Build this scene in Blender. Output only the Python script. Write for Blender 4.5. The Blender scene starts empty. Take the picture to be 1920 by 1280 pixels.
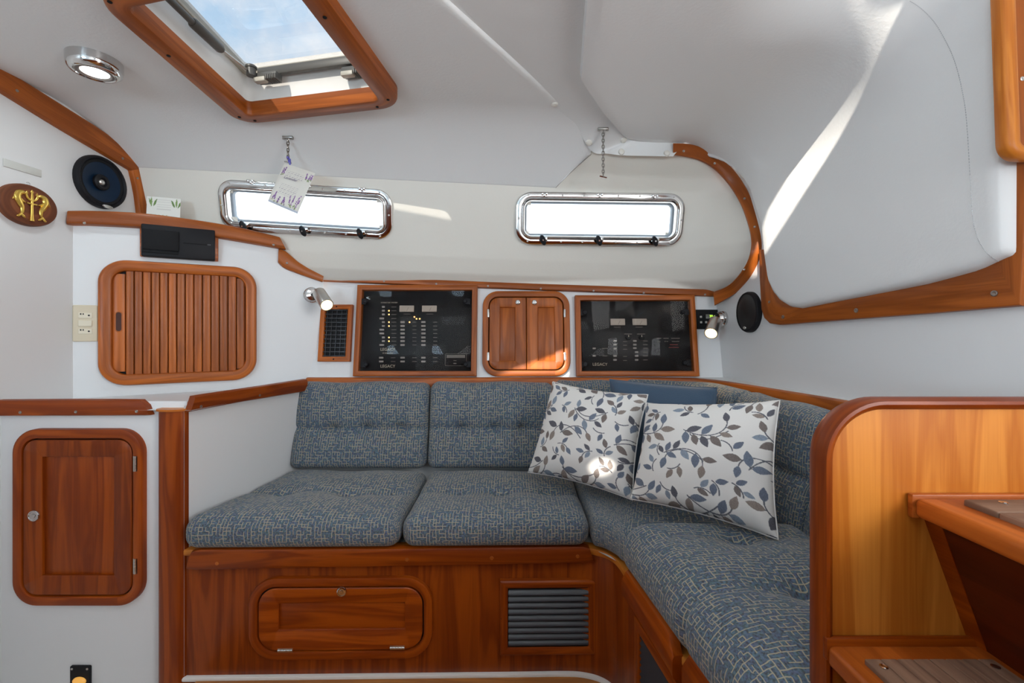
import bpy, math, random
import numpy as np
from mathutils import Vector, Matrix
from mathutils.bvhtree import BVHTree
from mathutils.geometry import tessellate_polygon

random.seed(7)
S = bpy.context.scene
COL = S.collection

# ------------------------------------------------------------------ camera
F0, HZ, ZC = 853.0, 620.0, 0.94          # focal length in px, horizon row, eye height
CAMPOS = Vector((0, 0, ZC))
cd = bpy.data.cameras.new('camera'); cam = bpy.data.objects.new('camera', cd); COL.objects.link(cam)
cam.location = CAMPOS; cam.rotation_euler = (math.pi/2, 0, 0)
cd.sensor_width = 36; cd.lens = F0/1920*36; cd.shift_y = -20/1920; cd.clip_start = 0.02
S.camera = cam

# ------------------------------------------------------------------ world, sun, daylight and fill lamps, exposure
SUN = Vector((0.36, 1.0, -0.56)).normalized()      # direction the sunlight travels
w = bpy.data.worlds.new('sky'); S.world = w; w.use_nodes = True
nt = w.node_tree; nt.nodes.clear()
o_ = nt.nodes.new('ShaderNodeOutputWorld'); bg = nt.nodes.new('ShaderNodeBackground')
tc = nt.nodes.new('ShaderNodeTexCoord'); sep = nt.nodes.new('ShaderNodeSeparateXYZ')
nz = nt.nodes.new('ShaderNodeTexNoise'); nz.inputs['Scale'].default_value = 5.5; nz.inputs['Detail'].default_value = 6; nz.inputs['Roughness'].default_value = .6
rp = nt.nodes.new('ShaderNodeValToRGB'); rp.color_ramp.elements[0].position = .40; rp.color_ramp.elements[1].position = .62
rp.color_ramp.elements[0].color = (.52, .72, .93, 1); rp.color_ramp.elements[1].color = (.95, .97, 1, 1)
hz = nt.nodes.new('ShaderNodeMapRange'); hz.inputs[1].default_value = .12; hz.inputs[2].default_value = .5
mx = nt.nodes.new('ShaderNodeMixRGB'); mx.inputs[1].default_value = (1.0, 1.0, 1.0, 1)
L = nt.links.new
L(tc.outputs['Generated'], nz.inputs['Vector']); L(nz.outputs['Fac'], rp.inputs['Fac'])
L(tc.outputs['Generated'], sep.inputs[0]); L(sep.outputs['Z'], hz.inputs[0])
L(hz.outputs[0], mx.inputs[0]); L(rp.outputs[0], mx.inputs[2]); L(mx.outputs[0], bg.inputs['Color'])
bg.inputs['Strength'].default_value = 3.0
L(bg.outputs[0], o_.inputs['Surface'])
sd = bpy.data.lights.new('sun', 'SUN'); sd.energy = 9.0; sd.angle = math.radians(.6); sd.color = (1, .93, .82)
so = bpy.data.objects.new('sun', sd); COL.objects.link(so); so.location = (-3, -6, 5)
so.rotation_euler = SUN.to_track_quat('-Z', 'Y').to_euler()

def area(name, loc, direction, sx, sy, power, color):
    d = bpy.data.lights.new(name, 'AREA'); d.shape = 'RECTANGLE'; d.size = sx; d.size_y = sy; d.energy = power; d.color = color
    o = bpy.data.objects.new(name, d); COL.objects.link(o); o.location = loc
    o.rotation_euler = Vector(direction).to_track_quat('-Z', 'Y').to_euler()
    return o
# added fill lamps overhead and behind the camera, plus daylight from the open companionway
area('overhead_fill', (-.25, .20, 1.66), (0, .0, -1), .7, .5, 2.5, (.9, .96, 1))  # added soft lamp overhead, no skylight is built here
area('rear_fill_cool', (-.95, -1.47, 1.10), (.55, 1, .5), .9, .38, 27, (.62, .83, 1))  # added cool lamp with no window behind it, brightens the right side
area('rear_fill_aft', (.35, -1.47, 1.10), (-.3, 1, .5), .9, .38, 6, (.95, .97, 1))  # added lamp against the closed wall, brightens the left side
area('companionway_daylight', (1.17, -.35, 1.22), (-.75, 1, .3), .8, .6, 15, (.93, .97, 1))
S.view_settings.view_transform = 'Standard'; S.view_settings.look = 'None'
S.view_settings.exposure = 0.06; S.view_settings.gamma = 1.0; S.view_settings.use_curve_mapping = False

# ------------------------------------------------------------------ materials
MATS = {}
def mat(name, color=(.8, .8, .8), rough=.5, metal=0, coat=0, emit=None, estr=0, bump=None, trans=0):
    if name in MATS: return MATS[name]
    m = bpy.data.materials.new(name); m.use_nodes = True; MATS[name] = m
    b = m.node_tree.nodes['Principled BSDF']
    b.inputs['Base Color'].default_value = (*color, 1); b.inputs['Roughness'].default_value = rough
    b.inputs['Metallic'].default_value = metal; b.inputs['Coat Weight'].default_value = coat
    b.inputs['Transmission Weight'].default_value = trans
    if emit: b.inputs['Emission Color'].default_value = (*emit, 1); b.inputs['Emission Strength'].default_value = estr
    if bump:
        n = m.node_tree.nodes.new('ShaderNodeTexNoise'); n.inputs['Scale'].default_value = bump[0]; n.inputs['Detail'].default_value = 4
        t = m.node_tree.nodes.new('ShaderNodeTexCoord'); bp = m.node_tree.nodes.new('ShaderNodeBump'); bp.inputs['Strength'].default_value = bump[1]; bp.inputs['Distance'].default_value = .002
        l = m.node_tree.links.new; l(t.outputs['Object'], n.inputs['Vector']); l(n.outputs['Fac'], bp.inputs['Height']); l(bp.outputs[0], b.inputs['Normal'])
    return m
def srgb(r, g, b):
    f = lambda c: (c/255/12.92) if c/255 <= .04045 else ((c/255+.055)/1.055)**2.4
    return (f(r), f(g), f(b))

def wood(name, dark, light, rough=.4, vary=.35, coat=.07):
    m = bpy.data.materials.new(name); m.use_nodes = True; MATS[name] = m
    N = m.node_tree.nodes; l = m.node_tree.links.new; b = N['Principled BSDF']
    uv = N.new('ShaderNodeUVMap'); oi = N.new('ShaderNodeObjectInfo')
    sc = N.new('ShaderNodeVectorMath'); sc.operation = 'MULTIPLY'; sc.inputs[1].default_value = (1.1, 13, 1)
    ad = N.new('ShaderNodeVectorMath'); ad.operation = 'ADD'
    rm = N.new('ShaderNodeMath'); rm.operation = 'MULTIPLY'; rm.inputs[1].default_value = 57
    l(uv.outputs[0], sc.inputs[0]); l(oi.outputs['Random'], rm.inputs[0]); l(sc.outputs[0], ad.inputs[0]); l(rm.outputs[0], ad.inputs[1])
    n1 = N.new('ShaderNodeTexNoise'); n1.inputs['Scale'].default_value = 1.6; n1.inputs['Detail'].default_value = 3; n1.inputs['Distortion'].default_value = .9
    l(ad.outputs[0], n1.inputs['Vector'])
    # growth rings: bands of the smooth noise
    k = N.new('ShaderNodeMath'); k.operation = 'MULTIPLY'; k.inputs[1].default_value = 24; l(n1.outputs['Fac'], k.inputs[0])
    sn = N.new('ShaderNodeMath'); sn.operation = 'SINE'; l(k.outputs[0], sn.inputs[0])
    rg = N.new('ShaderNodeMapRange'); rg.inputs[1].default_value = -1; rg.inputs[2].default_value = 1; l(sn.outputs[0], rg.inputs[0])
    s2 = N.new('ShaderNodeVectorMath'); s2.operation = 'MULTIPLY'; s2.inputs[1].default_value = (6, 26, 1); l(ad.outputs[0], s2.inputs[0])
    n2 = N.new('ShaderNodeTexNoise'); n2.inputs['Scale'].default_value = 1.0; n2.inputs['Detail'].default_value = 3; l(s2.outputs[0], n2.inputs['Vector'])
    a1 = N.new('ShaderNodeMath'); a1.operation = 'MULTIPLY_ADD'; a1.inputs[1].default_value = .22; l(rg.outputs[0], a1.inputs[0])
    a0 = N.new('ShaderNodeMath'); a0.operation = 'MULTIPLY_ADD'; a0.inputs[1].default_value = .55; a0.inputs[2].default_value = .07; l(n1.outputs['Fac'], a0.inputs[0]); l(a0.outputs[0], a1.inputs[2])
    a2 = N.new('ShaderNodeMath'); a2.operation = 'MULTIPLY_ADD'; a2.inputs[1].default_value = .2; l(n2.outputs['Fac'], a2.inputs[0]); l(a1.outputs[0], a2.inputs[2])
    rp = N.new('ShaderNodeValToRGB'); rp.color_ramp.elements[0].position = .3; rp.color_ramp.elements[1].position = .85
    rp.color_ramp.elements[0].color = (*dark, 1); rp.color_ramp.elements[1].color = (*light, 1); l(a2.outputs[0], rp.inputs[0])
    hs = N.new('ShaderNodeHueSaturation'); mr = N.new('ShaderNodeMapRange'); mr.inputs[3].default_value = 1-vary*.6; mr.inputs[4].default_value = 1+vary*.5
    l(oi.outputs['Random'], mr.inputs[0]); l(mr.outputs[0], hs.inputs['Value']); l(rp.outputs[0], hs.inputs['Color']); l(hs.outputs[0], b.inputs['Base Color'])
    b.inputs['Roughness'].default_value = rough; b.inputs['Coat Weight'].default_value = coat; b.inputs['Coat Roughness'].default_value = .18; b.inputs['Specular IOR Level'].default_value = .3
    return m
WOOD = wood('cherry_wood', srgb(130, 62, 14), srgb(194, 104, 36))
WOODR = wood('red_cherry_wood', srgb(108, 36, 0), srgb(168, 78, 8), vary=.25)
WOODL = wood('pale_cherry_wood', srgb(172, 88, 14), srgb(224, 144, 58), vary=.2)
WOODD = wood('shaded_panel_wood', srgb(58, 16, 4), srgb(96, 34, 10), vary=.1)  # dark red wood, with the deep shade under the step put into its colour
WOODT = wood('step_tread_wood', srgb(140, 62, 12), srgb(204, 108, 38), vary=.15)
GRIP = wood('weathered_grip_wood', srgb(104, 76, 60), srgb(150, 118, 96), rough=.7, coat=0)

def fabric():
    m = bpy.data.materials.new('maze_upholstery'); m.use_nodes = True
    N = m.node_tree.nodes; l = m.node_tree.links.new; b = N['Principled BSDF']
    def M(op, *a):
        n = N.new('ShaderNodeMath'); n.operation = op
        for i, v in enumerate(a):
            if isinstance(v, (int, float)): n.inputs[i].default_value = v
            else: l(v, n.inputs[i])
        return n.outputs[0]
    uv = N.new('ShaderNodeUVMap'); oi = N.new('ShaderNodeObjectInfo')
    wn = N.new('ShaderNodeTexNoise'); wn.inputs['Scale'].default_value = 55; wn.inputs['Detail'].default_value = 1; l(uv.outputs[0], wn.inputs['Vector'])
    ws = N.new('ShaderNodeVectorMath'); ws.operation = 'MULTIPLY_ADD'; ws.inputs[1].default_value = (.0055,)*3; l(wn.outputs['Color'], ws.inputs[0]); l(uv.outputs[0], ws.inputs[2])
    sp = N.new('ShaderNodeSeparateXYZ'); l(ws.outputs[0], sp.inputs[0])
    x = M('MULTIPLY', sp.outputs[0], 116.0); y = M('MULTIPLY', sp.outputs[1], 102.0)
    x = M('ADD', x, M('MULTIPLY', oi.outputs['Random'], 113.0))
    def line(p, q, off, pr):
        r = M('ROUND', p); d = M('ABSOLUTE', M('SUBTRACT', p, r)); fq = M('FLOOR', q)
        cv = N.new('ShaderNodeCombineXYZ'); l(r, cv.inputs[0]); l(fq, cv.inputs[1]); cv.inputs[2].default_value = off
        h = N.new('ShaderNodeTexWhiteNoise'); h.noise_dimensions = '3D'; l(cv.outputs[0], h.inputs['Vector'])
        on = M('GREATER_THAN', h.outputs['Value'], pr)
        sm = N.new('ShaderNodeMapRange'); sm.inputs[1].default_value = .14; sm.inputs[2].default_value = .05; l(d, sm.inputs[0])
        return M('MULTIPLY', sm.outputs[0], on)
    k = M('MAXIMUM', line(x, y, 1.0, .34), line(y, x, 5.0, .56))
    fn = N.new('ShaderNodeTexNoise'); fn.inputs['Scale'].default_value = 240; fn.inputs['Detail'].default_value = 2; l(uv.outputs[0], fn.inputs['Vector'])
    rp = N.new('ShaderNodeValToRGB'); e = rp.color_ramp.elements
    e[0].position = .32; e[0].color = (*srgb(66, 70, 74), 1); e[1].position = .62; e[1].color = (*srgb(94, 114, 132), 1)
    l(fn.outputs['Fac'], rp.inputs[0])
    ln = N.new('ShaderNodeTexNoise'); ln.inputs['Scale'].default_value = 7; l(uv.outputs[0], ln.inputs['Vector'])
    wr = N.new('ShaderNodeMapRange'); wr.inputs[1].default_value = .55; wr.inputs[2].default_value = .8; wr.inputs[4].default_value = .3; l(ln.outputs['Fac'], wr.inputs[0])
    dm = N.new('ShaderNodeMixRGB'); dm.inputs[2].default_value = (*srgb(100, 92, 84), 1); l(wr.outputs[0], dm.inputs[0]); l(rp.outputs[0], dm.inputs[1])
    yn = N.new('ShaderNodeTexNoise'); yn.inputs['Scale'].default_value = 150; yn.inputs['Detail'].default_value = 1; l(uv.outputs[0], yn.inputs['Vector'])
    ym = N.new('ShaderNodeMixRGB'); ym.blend_type = 'OVERLAY'; ym.inputs[0].default_value = .3; l(dm.outputs[0], ym.inputs[1]); l(yn.outputs['Color'], ym.inputs[2]); dm = ym
    mx = N.new('ShaderNodeMixRGB'); mx.inputs[2].default_value = (*srgb(176, 164, 138), 1); l(M('MULTIPLY', k, .9), mx.inputs[0]); l(dm.outputs[0], mx.inputs[1])
    l(mx.outputs[0], b.inputs['Base Color']); b.inputs['Roughness'].default_value = .92
    b.inputs['Sheen Weight'].default_value = .15
    bp = N.new('ShaderNodeBump'); bp.inputs['Strength'].default_value = .35; bp.inputs['Distance'].default_value = .0015
    l(M('ADD', fn.outputs['Fac'], M('MULTIPLY', k, .5)), bp.inputs['Height']); l(bp.outputs[0], b.inputs['Normal'])
    return m
FABRIC = fabric()
def printed(name, rough=.85, bump=500):
    m = bpy.data.materials.new(name); m.use_nodes = True
    N = m.node_tree.nodes; l = m.node_tree.links.new; b = N['Principled BSDF']
    a = N.new('ShaderNodeAttribute'); a.attribute_name = 'print'; l(a.outputs['Color'], b.inputs['Base Color']); b.inputs['Roughness'].default_value = rough
    n = N.new('ShaderNodeTexNoise'); n.inputs['Scale'].default_value = bump; t = N.new('ShaderNodeTexCoord'); bp = N.new('ShaderNodeBump')
    bp.inputs['Strength'].default_value = .25; bp.inputs['Distance'].default_value = .001
    l(t.outputs['Object'], n.inputs['Vector']); l(n.outputs['Fac'], bp.inputs['Height']); l(bp.outputs[0], b.inputs['Normal'])
    return m
PRINT = printed('printed_cotton'); PAPER = printed('printed_paper', .6, 60)
BLUE = mat('blue_velour', srgb(62, 84, 106), .9, bump=(320, .4)); BLUE.node_tree.nodes['Principled BSDF'].inputs['Sheen Weight'].default_value = .3
LAM = mat('white_laminate', (.78, .78, .775), .38)
VINYL = mat('white_vinyl', (.78, .775, .76), .5, bump=(130, .22))
VINYLC = mat('cream_vinyl', (.78, .745, .67), .5, bump=(170, .1))
GEL = mat('white_gelcoat', (.80, .77, .72), .35)
CHROME = mat('chrome', (.62, .61, .60), .09, 1)
CHAINM = mat('dull_chain_steel', (.42, .4, .37), .32, 1)
STEEL = mat('satin_steel', (.62, .6, .57), .3, 1)
SCREWM = mat('screw_steel', (.32, .28, .25), .35, 1)
BLACK = mat('black_plastic', (.010, .010, .012), .5)
BLACKM = mat('black_matte', (.008, .008, .009), .65)
SLATM = mat('black_louvre_paint', (.035, .036, .04), .3)
BOARD = mat('panel_board', (.012, .012, .014), .35)
GREYP = mat('grey_switch', (.5, .47, .43), .5)
METER = mat('meter_face', (.75, .66, .56), .5)
LETTER = mat('panel_lettering', (.85, .76, .58), .5)
DIMLET = mat('panel_small_print', (.25, .23, .2), .5)
REDP = mat('red_print', (.35, .05, .04), .5)
ALMOND = mat('almond_plastic', srgb(214, 200, 172), .4)
GOLD = mat('gold_paint', (.9, .62, .14), .28, 1)
PLAQ = wood('plaque_wood', srgb(78, 40, 24), srgb(128, 74, 44), rough=.6, coat=0)
DARKHOLE = mat('dark_recess', (.004, .004, .005), .8)
BLUECONE = mat('blue_cone', (.003, .016, .042), .35)
LED_O = mat('orange_indicator', (.2, .1, .02), .4, emit=(1, .5, .12), estr=6)
LED_G = mat('green_digits', (.1, .3, .02), .4, emit=(.55, 1, .05), estr=2.2)
LCD = mat('lcd_window', (.12, .12, .1), .3)
WARM = mat('lit_reflector', (1, .8, .5), .4, emit=(1, .66, .27), estr=7)
COOL = mat('lit_led_lens', (1, 1, 1), .4, emit=(.85, .97, 1), estr=9)
AMBER = mat('amber_lens', (.5, .25, .05), .25, emit=(1, .5, .1), estr=.5)
RIB = mat('lilac_ribbon', srgb(110, 105, 190), .6)
GREYPL = mat('grey_hatch_plastic', (.09, .085, .075), .4)
BEIGEPL = mat('beige_hatch_plastic', (.5, .46, .38), .4)
SOLE = wood('cabin_sole_wood', srgb(140, 80, 26), srgb(214, 140, 60), vary=.1)
for _m in (BLACK, BLACKM, BOARD, BLUECONE): _m.node_tree.nodes['Principled BSDF'].inputs['Specular IOR Level'].default_value = .2
PIPING = mat('dark_piping', srgb(58, 66, 76), .9)

def glassmat(name, tint, refl=.04, rough=.0):
    m = bpy.data.materials.new(name); m.use_nodes = True; N = m.node_tree.nodes; l = m.node_tree.links.new
    N.remove(N['Principled BSDF']); out = N['Material Output']
    t = N.new('ShaderNodeBsdfTransparent'); t.inputs[0].default_value = (*tint, 1)
    g = N.new('ShaderNodeBsdfGlossy'); g.inputs['Roughness'].default_value = rough
    lw = N.new('ShaderNodeLayerWeight'); p5 = N.new('ShaderNodeMath'); p5.operation = 'POWER'; p5.inputs[1].default_value = 5; l(lw.outputs['Facing'], p5.inputs[0])
    fr = N.new('ShaderNodeMath'); fr.operation = 'MULTIPLY_ADD'; fr.inputs[1].default_value = .8; fr.inputs[2].default_value = refl; l(p5.outputs[0], fr.inputs[0])
    s = N.new('ShaderNodeMixShader'); l(fr.outputs[0], s.inputs[0]); l(t.outputs[0], s.inputs[1]); l(g.outputs[0], s.inputs[2]); l(s.outputs[0], out.inputs[0])
    return m
SMOKE = glassmat('smoked_acrylic', (.86, .845, .835), .007, .02)
HATCHG = glassmat('tinted_hatch_acrylic', (.56, .565, .57))
PORTG = glassmat('portlight_glass', (.93, .96, .97))

# ------------------------------------------------------------------ mesh helpers (shape = (V, F, UV) in local metres)
ORG = {}
def V3(p): return Vector((p[0], p[1], p[2]))
def ray(px, py): return Vector(((px-960)/F0, 1.0, (HZ-py)/F0))
def W(px, py, d): return CAMPOS + ray(px, py)*d
def tag(o, label, cat, group=None, kind=None):
    o['label'] = label; o['category'] = cat
    if group: o['group'] = group
    if kind: o['kind'] = kind
    return o
def thing(name, loc, label, cat, group=None, kind=None):
    o = bpy.data.objects.new(name, None); o.empty_display_size = .03; COL.objects.link(o); o.location = loc; ORG[o] = V3(loc)
    return tag(o, label, cat, group, kind)
def mk(name, sh, m, parent=None, T=None, smooth=38, origin=None):
    Vs, Fs, UV = sh
    P = [T(v) for v in Vs] if T else [V3(v) for v in Vs]
    if origin is None:
        xs = [p[0] for p in P]; ys = [p[1] for p in P]; zs = [p[2] for p in P]
        origin = Vector(((min(xs)+max(xs))/2, (min(ys)+max(ys))/2, min(zs)))
    me = bpy.data.meshes.new(name); me.from_pydata([tuple(p-origin) for p in P], [], Fs)
    if UV is None: UV = boxuv([tuple(v) for v in Vs], Fs)
    ul = me.uv_layers.new(name='UVMap'); flat = []
    for f in UV:
        for c in f: flat.extend((c[0], c[1]))
    ul.data.foreach_set('uv', flat)
    me.validate(); me.update()
    if smooth:
        me.polygons.foreach_set('use_smooth', [True]*len(me.polygons)); me.set_sharp_from_angle(angle=math.radians(smooth))
    o = bpy.data.objects.new(name, me); COL.objects.link(o); me.materials.append(m)
    if parent is not None:
        o.parent = parent; o.location = origin - ORG[parent]
    else: o.location = origin
    ORG[o] = origin
    return o
def struct(name, sh, m, label, cat, T=None, smooth=38):
    return tag(mk(name, sh, m, None, T, smooth), label, cat, kind='structure')
def boxuv(Vs, Fs, g=0):
    out = []
    for f in Fs:
        p = [Vs[i] for i in f]; n = np.zeros(3)
        for i in range(len(p)):
            a, b = p[i], p[(i+1) % len(p)]
            n += np.array([(a[1]-b[1])*(a[2]+b[2]), (a[2]-b[2])*(a[0]+b[0]), (a[0]-b[0])*(a[1]+b[1])])
        d = int(np.argmax(np.abs(n))); ax = [i for i in range(3) if i != d]
        if g in ax: u = g; v = [i for i in ax if i != g][0]
        else: u, v = ax
        out.append([(q[u], q[v]) for q in p])
    return out
def join(*shs):
    V, F, U = [], [], []
    for s in shs:
        o = len(V); V += list(s[0]); F += [[i+o for i in f] for f in s[1]]
        U += s[2] if s[2] is not None else boxuv(s[0], s[1])
    return V, F, U
def xf(sh, fn): return [fn(v) for v in sh[0]], sh[1], sh[2]
def move(sh, d): return xf(sh, lambda v: (v[0]+d[0], v[1]+d[1], v[2]+d[2]))
def roundbox(dx, dy, dz, r, k=3, n=(1, 1, 1), g=0):
    h = (dx/2, dy/2, dz/2); r = min(r, *(q*.999 for q in h))
    ax = []
    for i in range(3):
        z = [-h[i]+r*j/k for j in range(k)]; m = n[i]
        ax.append(z + [-h[i]+r+(2*h[i]-2*r)*j/m for j in range(m+1)] + [-q for q in reversed(z)])
    V, F, U, D = [], [], [], {}
    def vid(p):
        key = (round(p[0], 6), round(p[1], 6), round(p[2], 6))
        if key not in D:
            q = [max(-h[i]+r, min(h[i]-r, p[i])) for i in range(3)]; d = [p[i]-q[i] for i in range(3)]; l = math.sqrt(sum(e*e for e in d))
            D[key] = len(V); V.append(tuple(q[i]+(r*d[i]/l if l > 1e-9 else 0) for i in range(3)))
        return D[key]
    for a in range(3):
        b, c = (a+1) % 3, (a+2) % 3
        for s in (-1, 1):
            B, Cc = ax[b], ax[c]
            for i in range(len(B)-1):
                for j in range(len(Cc)-1):
                    q = []
                    for (u, v) in ((B[i], Cc[j]), (B[i+1], Cc[j]), (B[i+1], Cc[j+1]), (B[i], Cc[j+1])):
                        p = [0, 0, 0]; p[a] = s*h[a]; p[b] = u; p[c] = v; q.append(p)
                    if s < 0: q.reverse()
                    F.append([vid(p) for p in q])
                    if a == g: U.append([(p[b], p[c]) for p in q])
                    else:
                        o = [t for t in range(3) if t not in (a, g)][0]; U.append([(p[g], p[o]+(.37*a+.11*s)) for p in q])
    return V, F, U
def box(x0, x1, y0, y1, z0, z1, r=.002, g=0, k=1):
    return move(roundbox(x1-x0, y1-y0, z1-z0, r, k, (1, 1, 1), g), ((x0+x1)/2, (y0+y1)/2, (z0+z1)/2))
def loft(loops, closed=True, cap0=False, cap1=False):
    V, F, U = [], [], []; n = len(loops[0])
    cum = []
    for lp in loops:
        c = [0]
        for i in range(1, n+1): c.append(c[-1] + (V3(lp[i % n])-V3(lp[i-1])).length)
        cum.append(c); V += [tuple(p) for p in lp]
    pv = 0
    for k in range(len(loops)-1):
        dv = sum((V3(loops[k+1][i])-V3(loops[k][i])).length for i in range(0, n, max(1, n//8)))/len(range(0, n, max(1, n//8)))
        for i in range(n if closed else n-1):
            j = (i+1) % n; F.append([k*n+i, k*n+j, (k+1)*n+j, (k+1)*n+i])
            U.append([(cum[k][i], pv), (cum[k][i+1], pv), (cum[k][i+1], pv+dv), (cum[k][i], pv+dv)])
        pv += dv
    if cap0: F.append(list(range(n))[::-1]); U.append([(loops[0][i][0], loops[0][i][1]) for i in reversed(range(n))])
    if cap1: o = (len(loops)-1)*n; F.append([o+i for i in range(n)]); U.append([(loops[-1][i][0], loops[-1][i][1]) for i in range(n)])
    return V, F, U
def rrect(x0, x1, y0, y1, r, n=8, z=0):
    r = max(.0004, min(r, (x1-x0)/2-.0001, (y1-y0)/2-.0001)); P = []
    for cx, cy, a0 in ((x1-r, y0+r, -90), (x1-r, y1-r, 0), (x0+r, y1-r, 90), (x0+r, y0+r, 180)):
        for i in range(n+1):
            a = math.radians(a0+90*i/n); P.append((cx+r*math.cos(a), cy+r*math.sin(a), z))
    return P
def ringprof(x0, x1, y0, y1, r, prof, n=8):
    """loft of rounded rectangles; prof = [(inset, height)...]"""
    return [rrect(x0+o, x1-o, y0+o, y1-o, r-o, n, z) for o, z in prof]
def ring(x0, x1, y0, y1, r, wd, th, e=.004, n=8, base=0.0):
    return loft(ringprof(x0, x1, y0, y1, r, [(0, base), (0, th-e), (e*.3, th-e*.3), (e, th), (wd-e, th), (wd-e*.3, th-e*.3), (wd, th-e), (wd, base)], n))
def plate(x0, x1, y0, y1, r, z0, z1, e=.002, n=8):
    return loft(ringprof(x0, x1, y0, y1, r, [(0, z0), (0, z1-e), (e, z1)], n), True, True, True)
def lathe(prof, n=20, sx=1, sy=1, cap0=True, cap1=True):
    return loft([[(r*sx*math.cos(2*math.pi*i/n), r*sy*math.sin(2*math.pi*i/n), z) for i in range(n)] for r, z in prof], True, cap0, cap1)
def tube(path, r, n=8, caps=True, up=Vector((0, 0, 1))):
    P = [V3(p) for p in path]; R = r if isinstance(r, (list, tuple)) else [r]*len(P); loops = []
    pr = None
    for i, p in enumerate(P):
        t = (P[min(i+1, len(P)-1)]-P[max(i-1, 0)]).normalized()
        if pr is None:
            s = t.cross(up if abs(t.dot(up)) < .95 else Vector((1, 0, 0))).normalized()
        else: s = (pr - t*pr.dot(t)).normalized()
        pr = s; q = t.cross(s)
        loops.append([p + s*(R[i]*math.cos(2*math.pi*j/n)) + q*(R[i]*math.sin(2*math.pi*j/n)) for j in range(n)])
    V, F, U = loft([[tuple(v) for v in l] for l in loops], True, caps, caps)
    return V, F, U
def band(top, bot, out, th, e=.18):
    """solid strip between two 3D edges; out = room-side direction(s)"""
    n = len(top); O = out if isinstance(out, (list, tuple)) and not isinstance(out[0], (int, float)) else [out]*n
    loops = []
    for T, B, N in zip(top, bot, O):
        T, B, N = V3(T), V3(B), V3(N).normalized(); d = T-B; w_ = d.length; d = d.normalized(); ee = min(e*w_, th*.6)
        loops.append([B, B+N*(th-ee), B+N*(th-.3*ee)+d*.3*ee, B+N*th+d*ee, T+N*th-d*ee, T+N*(th-.3*ee)-d*.3*ee, T+N*(th-ee), T])
    V, F, U = [], [], []; m = 8; cum = [0]
    for i in range(1, n): cum.append(cum[-1]+((V3(top[i])+V3(bot[i]))/2-(V3(top[i-1])+V3(bot[i-1]))/2).length)
    for l_ in loops: V += [tuple(p) for p in l_]
    pv = [[0]*(m+1) for _ in range(n)]
    for i in range(n):
        for j in range(1, m+1): pv[i][j] = pv[i][j-1] + (loops[i][j % m]-loops[i][j-1]).length
    for i in range(n-1):
        for j in range(m):
            k = (j+1) % m; F.append([i*m+j, (i+1)*m+j, (i+1)*m+k, i*m+k])
            U.append([(cum[i], pv[i][j]), (cum[i+1], pv[i+1][j]), (cum[i+1], pv[i+1][j+1]), (cum[i], pv[i][j+1])])
    F.append(list(range(m))); U.append([(.01*j, .02) for j in range(m)])
    F.append([(n-1)*m+j for j in reversed(range(m))]); U.append([(.01*j, .02) for j in range(m)])
    return V, F, U
def gridsh(P, uvs=None, loopu=False):
    """P[i][j] 3D points"""
    n, m = len(P), len(P[0]); V = [tuple(p) for r in P for p in r]; F, U = [], []
    for i in range(n-1):
        for j in range(m-1):
            F.append([i*m+j, (i+1)*m+j, (i+1)*m+j+1, i*m+j+1])
            U.append([(i*.02, j*.02)]*4 if uvs is None else [uvs[i][j], uvs[i+1][j], uvs[i+1][j+1], uvs[i][j+1]])
    return V, F, U
class Fr:
    def __init__(s, o, a, b):
        s.o = V3(o); s.a = V3(a).normalized(); b = V3(b); s.b = (b-s.a*b.dot(s.a)).normalized(); s.c = s.a.cross(s.b)
    def P(s, a, b, c=0): return s.o+s.a*a+s.b*b+s.c*c
    def T(s, v): return s.o+s.a*v[0]+s.b*v[1]+s.c*v[2]
    def hit(s, px, py, c=0):
        r = ray(px, py); q = s.o+s.c*c; return CAMPOS + r*((q-CAMPOS).dot(s.c)/r.dot(s.c))
    def px(s, px, py, c=0):
        h = s.hit(px, py, c)-s.o; return h.dot(s.a), h.dot(s.b)
    def at(s, a, b, c=0): return Fr(s.P(a, b, c), s.a, s.b)
def lerp_table(t, x):
    if x <= t[0][0]: return t[0][1]
    for (a, p), (b, q) in zip(t, t[1:]):
        if x <= b: return p+(q-p)*(x-a)/(b-a)
    return t[-1][1]
def smooth_path(pts, n):
    """Catmull-Rom through 3D pts"""
    P = [V3(p) for p in pts]; out = []
    for i in range(n):
        t = i/(n-1)*(len(P)-1); k = min(int(t), len(P)-2); f = t-k
        p0, p1, p2, p3 = P[max(k-1, 0)], P[k], P[k+1], P[min(k+2, len(P)-1)]
        out.append(.5*((2*p1)+(-p0+p2)*f+(2*p0-5*p1+4*p2-p3)*f*f+(-p0+3*p1-3*p2+p3)*f**3))
    return out
SCREW_ME = {}
def screw(parent, pos, nrm, r=.0042, m=None, name='screw'):
    m = m or SCREWM; key = (r, m.name)
    if key not in SCREW_ME:
        sh = lathe([(r, -.001), (r, .0008), (r*.7, .0014), (r*.45, .0009)], 10)
        me = bpy.data.meshes.new('screw'); me.from_pydata(sh[0], [], sh[1]); me.materials.append(m)
        me.polygons.foreach_set('use_smooth', [True]*len(me.polygons)); me.set_sharp_from_angle(angle=.6); SCREW_ME[key] = me
    o = bpy.data.objects.new(name, SCREW_ME[key]); COL.objects.link(o); o.parent = parent; o.location = V3(pos)-ORG[parent]
    o.rotation_euler = V3(nrm).to_track_quat('Z', 'Y').to_euler(); ORG[o] = V3(pos)
    return o
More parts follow.
